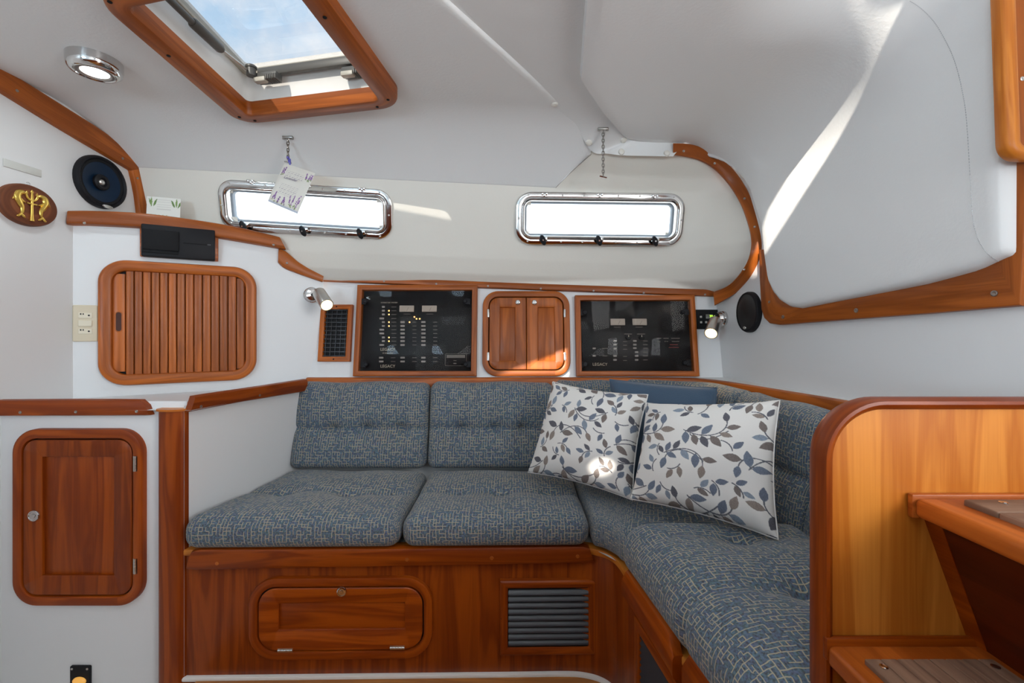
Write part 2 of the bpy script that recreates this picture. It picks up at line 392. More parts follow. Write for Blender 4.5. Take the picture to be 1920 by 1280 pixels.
def text(name, body, width, fr, a, b, c, m, parent, italic=0):
    cu = bpy.data.curves.new(name, 'FONT'); cu.body = body; cu.size = 1; cu.extrude = .01; cu.align_x = 'CENTER'; cu.align_y = 'CENTER'; cu.shear = italic
    t = bpy.data.objects.new(name, cu); COL.objects.link(t); bpy.context.view_layer.update()
    me = t.evaluated_get(bpy.context.evaluated_depsgraph_get()).to_mesh()
    Vs = [tuple(v.co) for v in me.vertices]; Fs = [list(p.vertices) for p in me.polygons]; t.to_mesh_clear()
    bpy.data.objects.remove(t); bpy.data.curves.remove(cu)
    xs = [v[0] for v in Vs]; k = width/(max(xs)-min(xs))
    return mk(name, ([(v[0]*k, v[1]*k, v[2]*.05*k) for v in Vs], Fs, None), m, parent, lambda v: fr.P(a+v[0], b+v[1], c+v[2]), 0)
# ================================================================== STRUCTURE
def XL(y): return -1.53+.09*y                       # forward bulkhead
def XR(y): return .832+(1.82-y)*.126                # aft bulkhead
def Dseam(x): return 1.66+(x+1.323)/1.488*.08
def zseam(x): return 1.534-(x+1.323)/1.488*.047
UP = Vector((0, 0, 1))
WL = Fr((-1.40-.09*.0, 1.45, .0), (-.09*-1, 1, 0), UP)          # a runs away from the camera
WL = Fr((XL(1.45), 1.45, 0), (.09, 1, 0), UP)
WA = Fr((-1.40, 1.45, 0), (-.7745+1.40, 1.82-1.45, 0), UP)
WB = Fr((0, 1.80-.758*.15, 0), (1, 0, 0), (0, .15, 1))
WR = Fr((XR(1.82), 1.82, 0), (.126, -1, 0), UP)
WF = Fr((0, 1.26, 0), (1, 0, 0), UP)
WS = Fr((-.894, 1.24, 0), (.119, .56, 0), UP)
WSF = Fr((-.894, 1.245, 0), (1.105, .017, 0), UP)               # settee front
def quad(p, uv=None): return [tuple(q) for q in p], [list(range(len(p)))], uv or [[(q[0], q[2]) for q in p]]

struct('floor_side', box(-1.8, -.86, -1.5, 1.9, -.16, -.12), GEL, 'pale low sole beside the white locker', 'floor')
struct('floor', box(-.86, 1.5, -1.5, 1.9, -.16, -.012, g=0), SOLE, 'varnished wooden cabin sole at the foot of the settee', 'floor')
struct('wall_left', xf(box(-2.95, .32, -.12, 1.76, -.03, 0), lambda v: v), LAM, 'white bulkhead carrying the round speaker and the trident plaque', 'wall', WL.T)
# angled wall: top follows the shelf rail
tops = [(137, 414), (200, 413), (250, 414), (300, 418), (350, 425), (400, 433), (450, 442), (500, 453), (535, 463), (547, 478), (560, 492), (580, 508), (606, 522)]
cols = [WA.px(*t) for t in tops]
struct('wall_corner', gridsh([[(a, 0, -.0), (a, b, 0)] for a, b in cols]), LAM, 'white angled wall around the tambour locker', 'wall', WA.T)
struct('wall_back', quad([WB.P(-.85, .3), WB.P(.9, .3), WB.P(.9, 1.19), WB.P(-.85, 1.19)]), LAM, 'white wall behind the switch panels above the settee back', 'wall')
struct('wall_right', xf(box(-.05, 1.62, 0, 1.66, -.03, 0), lambda v: v), LAM, 'plain white aft bulkhead below the padded overhead', 'wall', WR.T)
struct('wall_locker', box(-1.45, -.90, 1.26, 1.275, -.12, .745), LAM, 'white locker front under the short wooden fiddle rail', 'wall')
struct('wall_settee', quad([WS.P(0, 0), WS.P(.60, 0), WS.P(.60, .735), WS.P(0, .735)]), LAM, 'white panel at the left end of the settee', 'wall')
struct('trim_1', ([(-1.45, 1.25, .724), (-.868, 1.235, .724), (-.77, 1.83, .724), (-1.45, 1.50, .724)], [[0, 1, 2, 3]], None), LAM, 'white ledge under the tambour locker', 'ledge')
p = [WA.hit(t[0], t[1]) for t in tops[:9]]
sh = [[q+Vector((0, .004, -.02)), Vector((q.x-.02, q.y+.26, q.z-.02))] for q in p]
struct('trim_2', gridsh(sh), LAM, 'white shelf top holding the small card', 'shelf')

# --- cabin side with the two portlights
LEAN = [(-.40, .20), (-.385, .165), (-.365, .13), (-.33, .10), (-.27, .074), (-.13, .034), (0, 0), (.05, -.035), (.1, -.1), (.14, -.15)]
DARCH = [(1.05, 1.85), (1.085, 1.83), (1.14, 1.70), (1.2, 1.64), (1.26, 1.612), (1.33, 1.62), (1.395, 1.655), (1.47, 1.70), (1.54, 1.715), (1.6, 1.66)]
XARCH = [(1.085, .835), (1.14, .847), (1.26, .858), (1.395, .853), (1.525, .841)]
def Dside(x, z):
    d = Dseam(x)+lerp_table(LEAN, z-zseam(x)); t = max(0, min(1, (x-.45)/.4))
    d += (lerp_table(DARCH, z)-d)*t**3
    return min(d, 1.80+(z-.758)*.15-.003) if x > -.77 else d
def zbot(x): return lerp_table([(-1.4, 1.245), (-1.0, 1.21), (-.90, 1.19), (-.78, 1.146), (.83, 1.074)], x)
def ztop(x):
    if x < .165: return zseam(x)
    return lerp_table([(.165, zseam(.165)), (.285, 1.592), (.38, 1.583), (.60, 1.588), (.737, 1.562), (.80, 1.53), (.85, 1.47)], x)
nx, nzr = 190, 64; P = []
for i in range(nx+1):
    s = i/nx; row = []
    for j in range(nzr+1):
        t = j/nzr; x = -1.42+s*(.85+1.42)
        for _ in range(3):
            z = zbot(x)+(ztop(x)-zbot(x))*t; xe = lerp_table(XARCH, z); x = -1.42+s*(xe+1.42)
        row.append((x, Dside(x, z), z))
    P.append(row)
CABIN = gridsh(P)
def bvh(sh): return BVHTree.FromPolygons([V3(v) for v in sh[0]], sh[1])
BV_SIDE = bvh(CABIN)
def cast(b, px, py):
    h = b.ray_cast(CAMPOS, ray(px, py).normalized()); return h[0], h[1]
PORTS = []
for name, (tl, tr, br, bl) in (('window_1', ((414, 334), (734, 358), (738, 448), (414, 432))), ('window_2', ((967, 359), (1280, 364), (1279, 461), (967, 458)))):
    m_ = [cast(BV_SIDE, *q)[0] for q in (tl, tr, br, bl)]
    cen = sum(m_, Vector())/4; a = (m_[1]+m_[2]-m_[0]-m_[3]); b = (m_[0]+m_[1]-m_[2]-m_[3])
    fr = Fr(cen, a, b); hw = a.length/4; hh = b.length/4
    off = max((q-cen).dot(fr.c) for q in m_); fr = fr.at(0, 0, off*.6+.004)
    PORTS.append((name, fr, hw, hh))
def inside_port(p):
    for _, fr, hw, hh in PORTS:
        d = V3(p)-fr.o; a, b = abs(d.dot(fr.a)), abs(d.dot(fr.b))
        if abs(d.dot(fr.c)) < .15 and a < hw-.02 and b < hh-.014 and not (a > hw-.055 and b > hh-.05): return True
    return False
V_, F_, U_ = CABIN
keep = [k for k, f in enumerate(F_) if not inside_port(sum((V3(V_[i]) for i in f), Vector())/4)]
struct('wall_upper', (V_, [F_[k] for k in keep], [U_[k] for k in keep]), VINYLC, 'cream vinyl padded cabin side around the two portlights', 'wall', smooth=60)

SEAMD = mat('seam_shadow', (.12, .115, .11), .8)
# --- main overhead panel with the hatch
XRT = [(0, .165), (.1, .285), (.74, -.155), (1.15, -.44)]
def zceil(x, t):
    t = max(t, 0); z0 = zseam(x); zt = 1.655; return z0+(zt-z0)*(1-(1-min(t, .30)/.30)**2)
P = []; n1, n2 = 120, 90
for i in range(n1+1):
    row = []
    t = 1.15*((i-1)/n1)**1.2 if i else -.03
    for j in range(n2+1):
        s = j/n2; xl = XL(1.67-t)-.02; x = xl+s*(lerp_table(XRT, t)-xl); y = Dseam(x)-t
        row.append((x, y, zceil(x, t)))
    # soft rolled edge along the break
    for dx, dz in ((.003, .002), (.005, .006), (.005, .014)):
        row.append((row[n2][0]+dx, row[n2][1]-dx*.6, row[n2][2]+dz))
    P.append(row)
CEIL = gridsh(P); BV_CEIL = bvh(CEIL)
HQ = [Vector((-.868, .925, 1.64)), Vector((-.40, .81, 1.64)), Vector((-.327, 1.392, 1.636)), Vector((-.893, 1.498, 1.628))]   # hatch ring outer corners: near-left, near-right, far-right, far-left
def hq(u, v, z=0):   # u,v in 0..1
    q = HQ[0]*(1-u)*(1-v)+HQ[1]*u*(1-v)+HQ[2]*u*v+HQ[3]*(1-u)*v; return Vector((q.x, q.y, q.z+z))
HW, HH = .53, .575
def hT(v): return hq(v[0]/HW, v[1]/HH, v[2])
ip = [hq(.05, .05), hq(.95, .05), hq(.95, .95), hq(.05, .95)]
def inquad(p, q):
    s = 0
    for i in range(4):
        a, b = q[i], q[(i+1) % 4]; c = (b.x-a.x)*(p.y-a.y)-(b.y-a.y)*(p.x-a.x)
        if c < 0: return False
    return True
V_, F_, U_ = CEIL
keep = [k for k, f in enumerate(F_) if not inquad(sum((V3(V_[i]) for i in f), Vector())/4, ip)]
struct('ceiling', (V_, [F_[k] for k in keep], [U_[k] for k in keep]), VINYL, 'white padded overhead panel around the deck hatch', 'ceiling', smooth=70)

sm_ = mk('seam', tube([V3((lerp_table(XRT, t_)+.002, Dseam(lerp_table(XRT, t_))-t_-.002, zceil(lerp_table(XRT, t_), t_)-.001)) for t_ in [.1*i/12 for i in range(13)]], .0007, 6), SEAMD, bpy.data.objects['ceiling'])
# --- buttoned cover strip between the two overhead pads
rows = [((-.38, .70, 1.667), (.17, .72, 1.650)), ((-.185, .983, 1.667), (.21, .96, 1.648)), ((.03, 1.30, 1.665), (.24, 1.22, 1.648)), ((.20, 1.53, 1.642), (.33, 1.42, 1.648)),
        (tuple(W(1109, 283, 1.625)), (.43, 1.59, 1.634)), (tuple(W(1140, 288, 1.622)), (.47, 1.615, 1.634)), (tuple(W(1175, 291.5, 1.62)), (.52, 1.63, 1.634)), (tuple(W(1262, 293, 1.618)), (.63, 1.64, 1.628))]
La = smooth_path([r[0] for r in rows], 40); Rb = smooth_path([r[1] for r in rows], 40)
STRIP = gridsh([[l_.lerp(r_, k/8) for k in range(9)] for l_, r_ in zip(La, Rb)])
cover = struct('ceiling_cover', STRIP, VINYL, 'narrow white vinyl cover strip with round snap buttons overhead', 'ceiling', smooth=60)
BV_STRIP = bvh(STRIP)
for q in ((835, 5), (1040, 194), (1104, 267), (1169, 262), (1165, 285), (1250, 288)):
    h, n = cast(BV_STRIP, *q)
    if h is None: continue
    if n.dot(CAMPOS-h) < 0: n = -n
    fr = Fr(h, n.cross(Vector((.3, .2, 1))), UP); fr.c = n; fr.b = n.cross(fr.a)
    mk('snap_button', lathe([(.011, -.002), (.011, .003), (.0095, .006), (.005, .008), (.0005, .0085)], 18), VINYLC, cover, fr.T)

# --- aft padded overhead that rolls down onto the aft bulkhead
ZB = [(.80, 1.085), (.86, 1.075), (.9, 1.06), (1.0, 1.045), (1.21, 1.025), (1.36, 1.010), (1.40, 1.016), (1.437, 1.035), (1.465, 1.062), (1.486, 1.097), (1.504, 1.187), (1.517, 1.278), (1.56, 1.385), (1.605, 1.48), (1.645, 1.560), (1.655, 1.570), (1.668, 1.580)]
XLT = [(.80, .132), (.935, .153), (1.234, .186), (1.42, .283), (1.6, .394), (1.62, .45), (1.635, .53), (1.645, .60), (1.655, .64), (1.668, .705)]
def rise(x, y):
    t = max(0, min(1, (x-.42)/.36)); t = t*t*(3-2*t); return t*3.0*max(0, 1.08-y)**2
ys = [.856+(1.36-.856)*i/28 for i in range(28)]+[1.36+(1.668-1.36)*i/60 for i in range(61)]
R = .20; P = []; ZT = 1.62
for y in ys:
    xl, zb, xw = lerp_table(XLT, y), lerp_table(ZB, y), XR(y)-.038
    zt = ZT if y < 1.6 else ZT-.0*(y-1.6)
    nom = [(xl+.002+(xw-R-xl-.002)*i/40, zt) for i in range(41)] if xw-R > xl else [(xl, zt)]
    nom += [(xw-R+R*math.sin(a), zt-R+R*math.cos(a)) for a in [math.pi/2*i/16 for i in range(1, 17)]]
    nom += [(xw, zt-R-(zt-R-zb-.02)*i/30) for i in range(1, 31)] if zt-R > zb+.02 else []
    nom = [q for q in nom if q[1] >= zb+.018] or [nom[0], nom[0]]
    cl = [0]
    for q0, q1 in zip(nom, nom[1:]): cl.append(cl[-1]+math.hypot(q1[0]-q0[0], q1[1]-q0[1]))
    row = [(xl-.001, y, zt+.03), (xl-.001, y, zt+.012), (xl+.002, y, zt+.004)]; M_ = 100
    for j in range(M_+1):
        s = cl[-1]*j/M_; k = 0
        while k < len(cl)-2 and cl[k+1] < s: k += 1
        f = (s-cl[k])/max(1e-9, cl[k+1]-cl[k]); f = max(0, min(1, f))
        x = nom[k][0]+(nom[k+1][0]-nom[k][0])*f; z = nom[k][1]+(nom[k+1][1]-nom[k][1])*f
        g = max(0, min(1, (z-zb)/(ZT-zb)))
        x -= .006*math.sin(math.pi*g)*max(0, min(1, (1.62-y)/.1)) if x > xw-R else 0
        edge = max(0, min(1, (j/M_-.0)/.03)); z += rise(x, y)*g - .006*(1-math.cos(math.pi*min(1, edge)))*.5
        row.append((x, y, z))
    x, _, z = row[-1]
    row += [(x+.003, y, z-.008), (x+.010, y, z-.014), (x+.022, y, z-.018), (x+.045, y, z-.018)]
    P.append(row)
# rolled near end
for dy, dx in ((.004, .004), (.012, .012), (.016, .028)):
    P.insert(0, [(q[0]+(dx if q[0] > .8 else 0), .856-dy, q[2]+(0 if q[0] > .8 else dx)) for q in P[0]] if dy else P[0])
AFT = gridsh(P); BV_AFT = bvh(AFT)
aft = struct('ceiling_aft', AFT, VINYL, 'white padded vinyl overhead rolling down onto the aft bulkhead', 'ceiling', smooth=70)
# stitched seam: a row of small stitches following the pad
px_ = [(1706, 2), (1722, 12), (1738, 26), (1755, 46), (1772, 75), (1785, 102), (1796, 135), (1804, 170), (1810, 205), (1814, 250), (1817, 300), (1820, 350), (1823, 400), (1828, 430), (1838, 456), (1853, 476), (1872, 490), (1895, 497)]
sp_ = smooth_path([(a, b, 0) for a, b in px_], 150); parts = []
for i in range(0, 149):
    h0, n0 = cast(BV_AFT, sp_[i].x, sp_[i].y); h1, n1_ = cast(BV_AFT, sp_[i].x*.35+sp_[i+1].x*.65, sp_[i].y*.35+sp_[i+1].y*.65)
    if h0 is None or h1 is None or (h0-h1).length > .03: continue
    parts.append(tube([h0, h1], .0009, 4))
SEAMM = mat('seam_thread', (.5, .5, .5), .8)
o = mk('stitching', join(*parts), SEAMM, aft); o['kind'] = 'stuff'

# --- closing shell behind and above the camera
cnt = thing('light_block_counter', (-.2, -.8, 0), 'wooden galley counter with pale worktop behind the camera', 'counter')  # unseen counter added to keep light off the low locker fronts
mk('carcass', box(-1.33, .85, -1.48, -.27, 0, .87, .004), WOODR, cnt)
mk('worktop', box(-1.35, .87, -1.49, -.24, .87, .90, .006), LAM, cnt)
struct('wall_near', box(-1.75, 1.4, -1.53, -1.5, 0, 1.70), LAM, 'white cabin side behind the camera', 'wall')
struct('wall_aft_near', box(1.22, 1.25, -1.5, -.9, 0, 1.7), LAM, 'white bulkhead beside the companionway doorway behind the camera', 'wall')
struct('wall_step_side', box(1.02, 1.05, .1, .25, 0, 1.9), LAM, 'white companionway side behind the steps', 'wall')
# ================================================================== WOOD TRIMS (setting)
def trimband(name, label, fr, top, bot, th, m=WOOD, screws=(), c=0, n=None, cat='trim', e=.18):
    tp = [fr.hit(*q, c) for q in top]; bt = [fr.hit(*q, c) for q in bot]
    if n: tp, bt = smooth_path(tp, n), smooth_path(bt, n)
    o = struct(name, band(tp, bt, tuple(fr.c), th, e), m, label, cat)
    for q in screws: screw(o, fr.hit(*q, c+th), fr.c)
    return o
trimband('trim_3', 'long sloping wooden trim where the bulkhead meets the overhead', WL, [(-60, 93), (0, 129), (67, 170), (168, 233), (262, 297), (272, 309)], [(-60, 140), (0, 175), (84, 227), (151, 267), (238, 318), (241, 321)], .02, screws=((32, 170), (230, 297)))
trimband('trim_4', 'short upright wooden trim beside the round speaker', WL, [(272, 309), (278, 345), (280, 371), (281, 404)], [(240, 320), (246, 345), (250, 366), (255, 404)], .02, screws=((258, 334),))
trimband('trim_5', 'curved wooden shelf rail above the black stereo', WA, [(132, 398), (180, 398), (267, 402), (350, 412), (443, 427), (523, 446)], [(130, 423), (180, 424), (267, 429), (350, 438), (443, 453), (535, 469)], .03, n=30, screws=((158, 418), (350, 431), (513, 459)))
trimband('trim_6', 'short dipping wooden rail under the cabin side pad', WA, [(522, 467), (535, 471), (560, 492), (587, 508), (606, 516)], [(521, 492), (533, 503), (560, 514), (580, 521), (604, 529)], .016, n=24, screws=((538, 493),))
trimband('trim_7', 'long straight wooden trim above the switch panels', WB, [(600, 515.5), (880, 529), (1344, 545)], [(600, 528), (880, 540), (1344, 557)], .022, n=12, screws=((624, 522), (720, 527), (818, 532), (915, 536), (1014, 541), (1113, 545), (1207, 549), (1322, 552)))
ko = [(1263, 270), (1290, 271), (1320, 278), (1350, 294), (1380, 324), (1404, 362), (1420, 402), (1429, 440), (1431, 468), (1425, 490), (1408, 520), (1382, 548), (1340, 573)]
ki = [(1263, 291), (1288, 295), (1315, 303), (1342, 320), (1368, 349), (1389, 384), (1402, 420), (1408, 448), (1407, 470), (1400, 492), (1384, 517), (1364, 536), (1338, 547)]
kd = [1.625, 1.64, 1.66, 1.68, 1.68, 1.65, 1.615, 1.59, 1.585, 1.60, 1.645, 1.72, 1.80]
to = smooth_path([W(*q, d) for q, d in zip(ko, kd)], 60); ti = smooth_path([W(*q, d+.012) for q, d in zip(ki, kd)], 60)
bk = struct('ceiling_backing', gridsh([[p+Vector((0, .012, 0)), p+Vector(((p.x-.55)*.35, .06, .06+(p.z-1.35)*.1))] for p in to[:36]]), VINYL, 'white backing behind the arch trim', 'ceiling')
arch = struct('trim_8', band(to, ti, (-.45, -.9, -.05), .016), WOOD, 'curved wooden arch trim at the right end of the cabin side', 'trim')
for q, d in (((1282, 283), 1.61), ((1340, 306), 1.655), ((1396, 372), 1.64), ((1415, 425), 1.59), ((1395, 505), 1.61)): screw(arch, W(*q, d-.012), (-.45, -.9, 0))
# board around the aft pad
bp_ = [(1433, 468), (1434, 520), (1437, 580), (1442, 596), (1452, 606), (1470, 609), (1600, 599), (1750, 588), (1930, 573), (1945, 300), (1950, 60)]
ip_ = [(1446, 468), (1450, 515), (1462, 548), (1475, 556), (1488, 560), (1510, 562), (1600, 545), (1740, 518), (1878, 482), (1884, 300), (1884, 60)]
bt_ = [WR.hit(*q) for q in bp_]; it_ = [WR.hit(*q) for q in ip_]
board = struct('trim_9', band(it_, bt_, tuple(WR.c), .02, e=.05), WOOD, 'wide wooden board edging the padded overhead on the aft bulkhead', 'trim')
for q in ((1468, 594), (1605, 582), (1864, 550)): screw(board, WR.hit(*q, .021), WR.c, .006)
screw(board, WR.hit(1442, 566, .021), WR.c)
trimband('trim_10', 'short horizontal wooden fiddle rail on top of the white locker', WF, [(7, 748), (150, 747), (272, 748), (283, 758)], [(5, 778), (150, 777.5), (280, 777), (290, 776)], .02, m=WOODR, screws=((38, 773), (142, 772), (256, 771)))
trimband('trim_11', 'sloping wooden fiddle rail at the left end of the settee', WS, [(356, 742), (380, 738), (450, 728), (568, 710)], [(346, 772), (380, 765), (450, 752), (568, 733)], .02, m=WOODR, screws=((377, 762), (487, 741)), c=.002)
path = smooth_path([(-.80, 1.785, 0), (-.4, 1.787, 0), (0, 1.787, 0), (.4, 1.787, 0), (.60, 1.783, 0), (.71, 1.75, 0), (.765, 1.68, 0), (.80, 1.56, 0), (.826, 1.44, 0), (.876, 1.205, 0), (.91, .95, 0), (.955, .60, 0)], 70)
outs = []
for i, p in enumerate(path):
    t = path[min(i+1, 69)]-path[max(i-1, 0)]; outs.append(tuple(Vector((t.y, -t.x, 0)).normalized()))
struct('trim_12', band([(p.x, p.y, .758) for p in path], [(p.x, p.y, .70) for p in path], outs, .022), WOOD, 'long wooden rail curving behind the settee back cushions', 'trim')
struct('trim_13', gridsh([[(p.x, p.y, .756), (p.x-o_[0]*.16, p.y-o_[1]*.16, .756)] for p, o_ in zip(path, outs)]), LAM, 'narrow white ledge behind the settee back rail', 'ledge')
def arcloop(x0, x1, yf, yb, bul, z): return [(x0+(x1-x0)*i/14, yf-bul*math.sqrt(max(0, 1-(2*i/14-1)**2)), z) for i in range(15)]+[(x1, yb, z), (x0, yb, z)]
V_, F_, U_ = loft([arcloop(-.966, -.891, 1.245, 1.30, .016, z) for z in (-.12, .724)], True, False, True)
struct('trim_14', (V_, F_, boxuv(V_, F_, 2)), WOODR, 'tall rounded wooden corner post between the locker and the settee', 'post')
struct('trim_15', loft([arcloop(-.970, -.888, 1.242, 1.28, .02, z) for z in (.722, .7265, .7275)], True, True, True), WOODL, 'thin rounded wooden cap on top of the corner post', 'cap')

# ================================================================== PORTLIGHTS
WINLAB = {'window_1': ('chrome framed portlight partly hidden by the hanging lavender sachet', [(456, 424), (568, 433), (675, 438)], [(470, 339), (576, 347), (679, 353)]),
          'window_2': ('chrome framed portlight on the right, below the bare hanging chain', [(1018, 450), (1123, 451), (1228, 452)], [(1021, 363), (1125, 364.5), (1228, 367)])}
SEAL = mat('grey_rubber_seal', (.35, .4, .45), .6)
for name, fr, hw, hh in PORTS:
    lab, dogs, hinges = WINLAB[name]
    t = thing(name, fr.P(0, -hh, 0), lab, 'window', kind='structure')
    r = hh*.62
    fl = mk('flange', ring(-hw, hw, -hh, hh, r, .026, .010, .003, 12, base=-.03), CHROME, t, fr.T)
    mk('inner_frame', loft(ringprof(-hw, hw, -hh, hh, r, [(.020, .008), (.0205, .016), (.023, .019), (.027, .020), (.031, .018), (.034, .012), (.037, -.045)], 12)), CHROME, t, fr.T)
    mk('seal', ring(-hw+.034, hw-.034, -hh+.034, hh-.034, r-.034, .008, -.012, .002, 12, base=-.03), SEAL, t, fr.T)
    mk('pane', plate(-hw+.036, hw-.036, -hh+.036, hh-.036, r-.036, -.030, -.024, .001, 12), PORTG, t, fr.T)
    for q in dogs:
        a, b = fr.px(*q, .03)
        d = mk('dog_handle', xf(lathe([(.015, -.006), (.019, 0), (.017, .006), (.010, .0095)], 18, .6, 1.15), lambda v: (v[0]*.9-v[1]*.35+a, v[1]*.9+v[0]*.35+b, v[2]+.03)), BLACK, t, fr.T)
        mk('dog_screw', lathe([(.0034, 0), (.003, .0012)], 10), CHROME, d, lambda v: fr.P(a+v[0], b+v[1], v[2]+.0395))
        mk('dog_bolt', box(a-.005, a+.018, b-.004, b+.012, .008, .03, .003), CHROME, d, fr.T)
    for q in hinges:
        a, b = fr.px(*q, .012)
        mk('hinge', join(box(a-.012, a-.004, b-.006, b+.004, .006, .020, .0015), box(a+.004, a+.012, b-.006, b+.004, .006, .020, .0015), xf(lathe([(.003, -.010), (.003, .010)], 10), lambda v: (a+v[2], b+v[0]-.001, .014+v[1])), box(a-.0035, a+.0035, b-.012, b+.001, .008, .018, .001)), CHROME, t, fr.T)
    for k in range(6):
        for s in (-1, 1):
            a = -hw*.82+hw*1.64*k/5+(.012 if k % 2 else -.012); screw(t, fr.P(a, s*(hh-.0125), .010), fr.c, .0038, STEEL)
    for s in (-1, 1): screw(t, fr.P(s*(hw-.011), 0, .010), fr.c, .0038, STEEL)

# ================================================================== DECK HATCH
def Z(px, py, z): return W(px, py, (z-ZC)/((HZ-py)/F0))
t = thing('window_3', hq(.5, .5), 'wood trimmed deck hatch overhead with tinted pane and grey latches', 'window', kind='structure')
dn = lambda v: hT((v[0], v[1], -v[2]))
mk('hatch_trim', loft(ringprof(0, HW, 0, HH, .075, [(0, -.03), (0, .006), (.002, .011), (.008, .014), (.048, .016), (.055, .014), (.058, .008), (.059, -.028)], 10)), WOOD, t, dn)
mk('coaming', loft(ringprof(0, HW, 0, HH, .075, [(.056, -.010), (.054, -.03), (.050, -.031), (.049, -.115), (.056, -.116), (.06, -.122)], 10)), GEL, t, dn)
mk('gasket', loft(ringprof(0, HW, 0, HH, .075, [(.049, -.112), (.060, -.114), (.062, -.13)], 10)), BEIGEPL, t, dn)
mk('pane', plate(.05, HW-.05, .05, HH-.05, .04, .120, .130, .001), HATCHG, t, hT)
fk = join(loft(ringprof(-.01, HW+.01, -.01, HH+.01, .08, [(0, -.03), (0, -.150), (.062, -.150), (.062, -.128)], 10)), box(.0, HW, -.04, .03, -.22, -.13, .004))  # lid ring plus an added unseen box that narrows the hatch sun strip
mk('lid_and_sun_block', fk, GEL, t, dn)
for u, v in ((.07, .05), (.055, .36), (.055, .90), (.12, .955), (.94, .30), (.945, .90), (.86, .955), (.93, .06)):
    q = hq(u, v, -.0165); screw(t, q, (0, 0, -1), .0045, BLACKM)
arm = mk('support_arm', tube([Z(300, -18, 1.715), Z(345, 26, 1.715), Z(363, 44, 1.715)], .0085, 12), GREYPL, t)
mk('arm_sleeve', tube([Z(360, 41, 1.715), Z(362, 43, 1.715), Z(412, 90, 1.715), Z(415, 93, 1.715)], [.0105, .013, .013, .010], 14), GREYPL, arm)
mk('arm_rod', tube([Z(414, 92, 1.715), Z(462, 130, 1.715)], .0045, 10), STEEL, arm)
q = Z(471, 135, 1.715)
mk('arm_pivot', lathe([(.013, -.012), (.013, .010), (.016, .011), (.016, .016), (.013, .019)], 20), GREYPL, t, lambda v: q+V3(v))
dirx = (HQ[2]-HQ[3]).normalized(); diry = Vector((-dirx.y, dirx.x, 0))
def hatchlatch(px, py, body, tab):
    o = Z(px, py, 1.705); fr = Fr(o, dirx, diry)
    l_ = mk('latch', box(-.02, .055, -.014, .016, -.012, .012, .004), GREYPL, t, fr.T)
    mk('latch_grip', join(*[box(.022+.006*i, .026+.006*i, -.019, .012, -.014, .002, .001) for i in range(6)]), GREYPL, l_, fr.T)
    mk('latch_tab', box(-.018, .02, -.020, .000, -.018, -.004, .003), BEIGEPL, l_, fr.T)
hatchlatch(493, 147, 0, 0); hatchlatch(655, 136, 0, 0)
mk('latch_bar', box(.10, HW-.07, HH-.078, HH-.064, .092, .118, .003), GREYPL, t, hT)

# ================================================================== CEILING FITTINGS
def surf_fr(b, px, py, flip=True):
    h, n = cast(b, px, py)
    if n.dot(CAMPOS-h) < 0: n = -n
    fr = Fr(h, Vector((1, 0, 0)), Vector((0, 1, 0))); fr.c = n; fr.a = (Vector((1, 0, 0))-n*n.x).normalized(); fr.b = n.cross(fr.a)
    return fr
fr = surf_fr(BV_CEIL, 178, 112)
t = thing('ceiling_light', fr.o, 'round chrome puck light glowing white on the overhead', 'light')
mk('bezel', lathe([(.059, -.004), (.059, .018), (.056, .030), (.050, .036), (.044, .037), (.042, .034)], 36, cap0=False, cap1=False), CHROME, t, fr.T)
mk('lens_ring', lathe([(.043, .033), (.040, .036), (.033, .036), (.029, .033)], 36, cap0=False, cap1=False), GREYPL if False else STEEL, t, fr.T)
mk('lens', lathe([(.030, .0335), (.027, .0345), (.001, .035)], 30), COOL, t, fr.T)
ld = bpy.data.lights.new('puck_light', 'AREA'); ld.shape = 'DISK'; ld.size = .06; ld.energy = .7; ld.color = (.88, .96, 1)
lo = bpy.data.objects.new('puck_light', ld); COL.objects.link(lo); lo.parent = t; lo.location = fr.c*.042; lo.rotation_euler = fr.c.to_track_quat('-Z', 'Y').to_euler()

def linksh(L_, w_, r, n=14):
    pts = []
    for i in range(n):
        a = 2*math.pi*i/n; pts.append((w_*math.cos(a), 0, L_/2*math.sin(a)))
    loops = []
    for i in range(n):
        a = 2*math.pi*i/n; nn = Vector((math.cos(a), 0, math.sin(a)))
        loops.append([tuple(V3(pts[i])+nn*(r*math.cos(2*math.pi*k/6))+Vector((0, 1, 0))*(r*math.sin(2*math.pi*k/6))) for k in range(6)])
    loops.append(loops[0]); return loft(loops)
def chain(top, n, pitch, label, toggle):
    t = thing('hanging_chain', top, label, 'chain')
    mk('eye_plate', join(xf(box(-.018, .018, -.006, .006, -.006, .001, .002), lambda v: (v[0], v[1], v[2])), move(lathe([(.0055, -.009), (.0045, -.006), (.004, 0)], 10), (-.014, 0, 0)), move(lathe([(.0055, -.009), (.0045, -.006), (.004, 0)], 10), (.014, 0, 0))), CHAINM, t, lambda v: top+V3(v))
    ls = linksh(pitch*1.5, .0042, .0017)
    me0 = None
    for i in range(n):
        o = mk('link', xf(ls, (lambda v: (v[0], v[1], v[2])) if i % 2 else (lambda v: (v[1], v[0], v[2]))), CHAINM, t, lambda v: top+V3(v)-Vector((0, 0, .006+pitch*(i+.5))))
    if toggle:
        e = top-Vector((0, 0, .008+pitch*n))
        mk('toggle_bar', tube([e+Vector((-.012, 0, .003)), e+Vector((.012, 0, -.003))], .0026, 8), CHROME, t)
    return top-Vector((0, 0, .006+pitch*n))
h1 = cast(BV_CEIL, 540, 256)[0]; end1 = chain(h1, 7, .0115, 'short chain on the overhead holding the lavender sachet', True)
h2 = cast(BV_STRIP, 1131, 240)[0]; chain(h2, 15, .0105, 'bare hanging chain with a toggle above the right portlight', True)

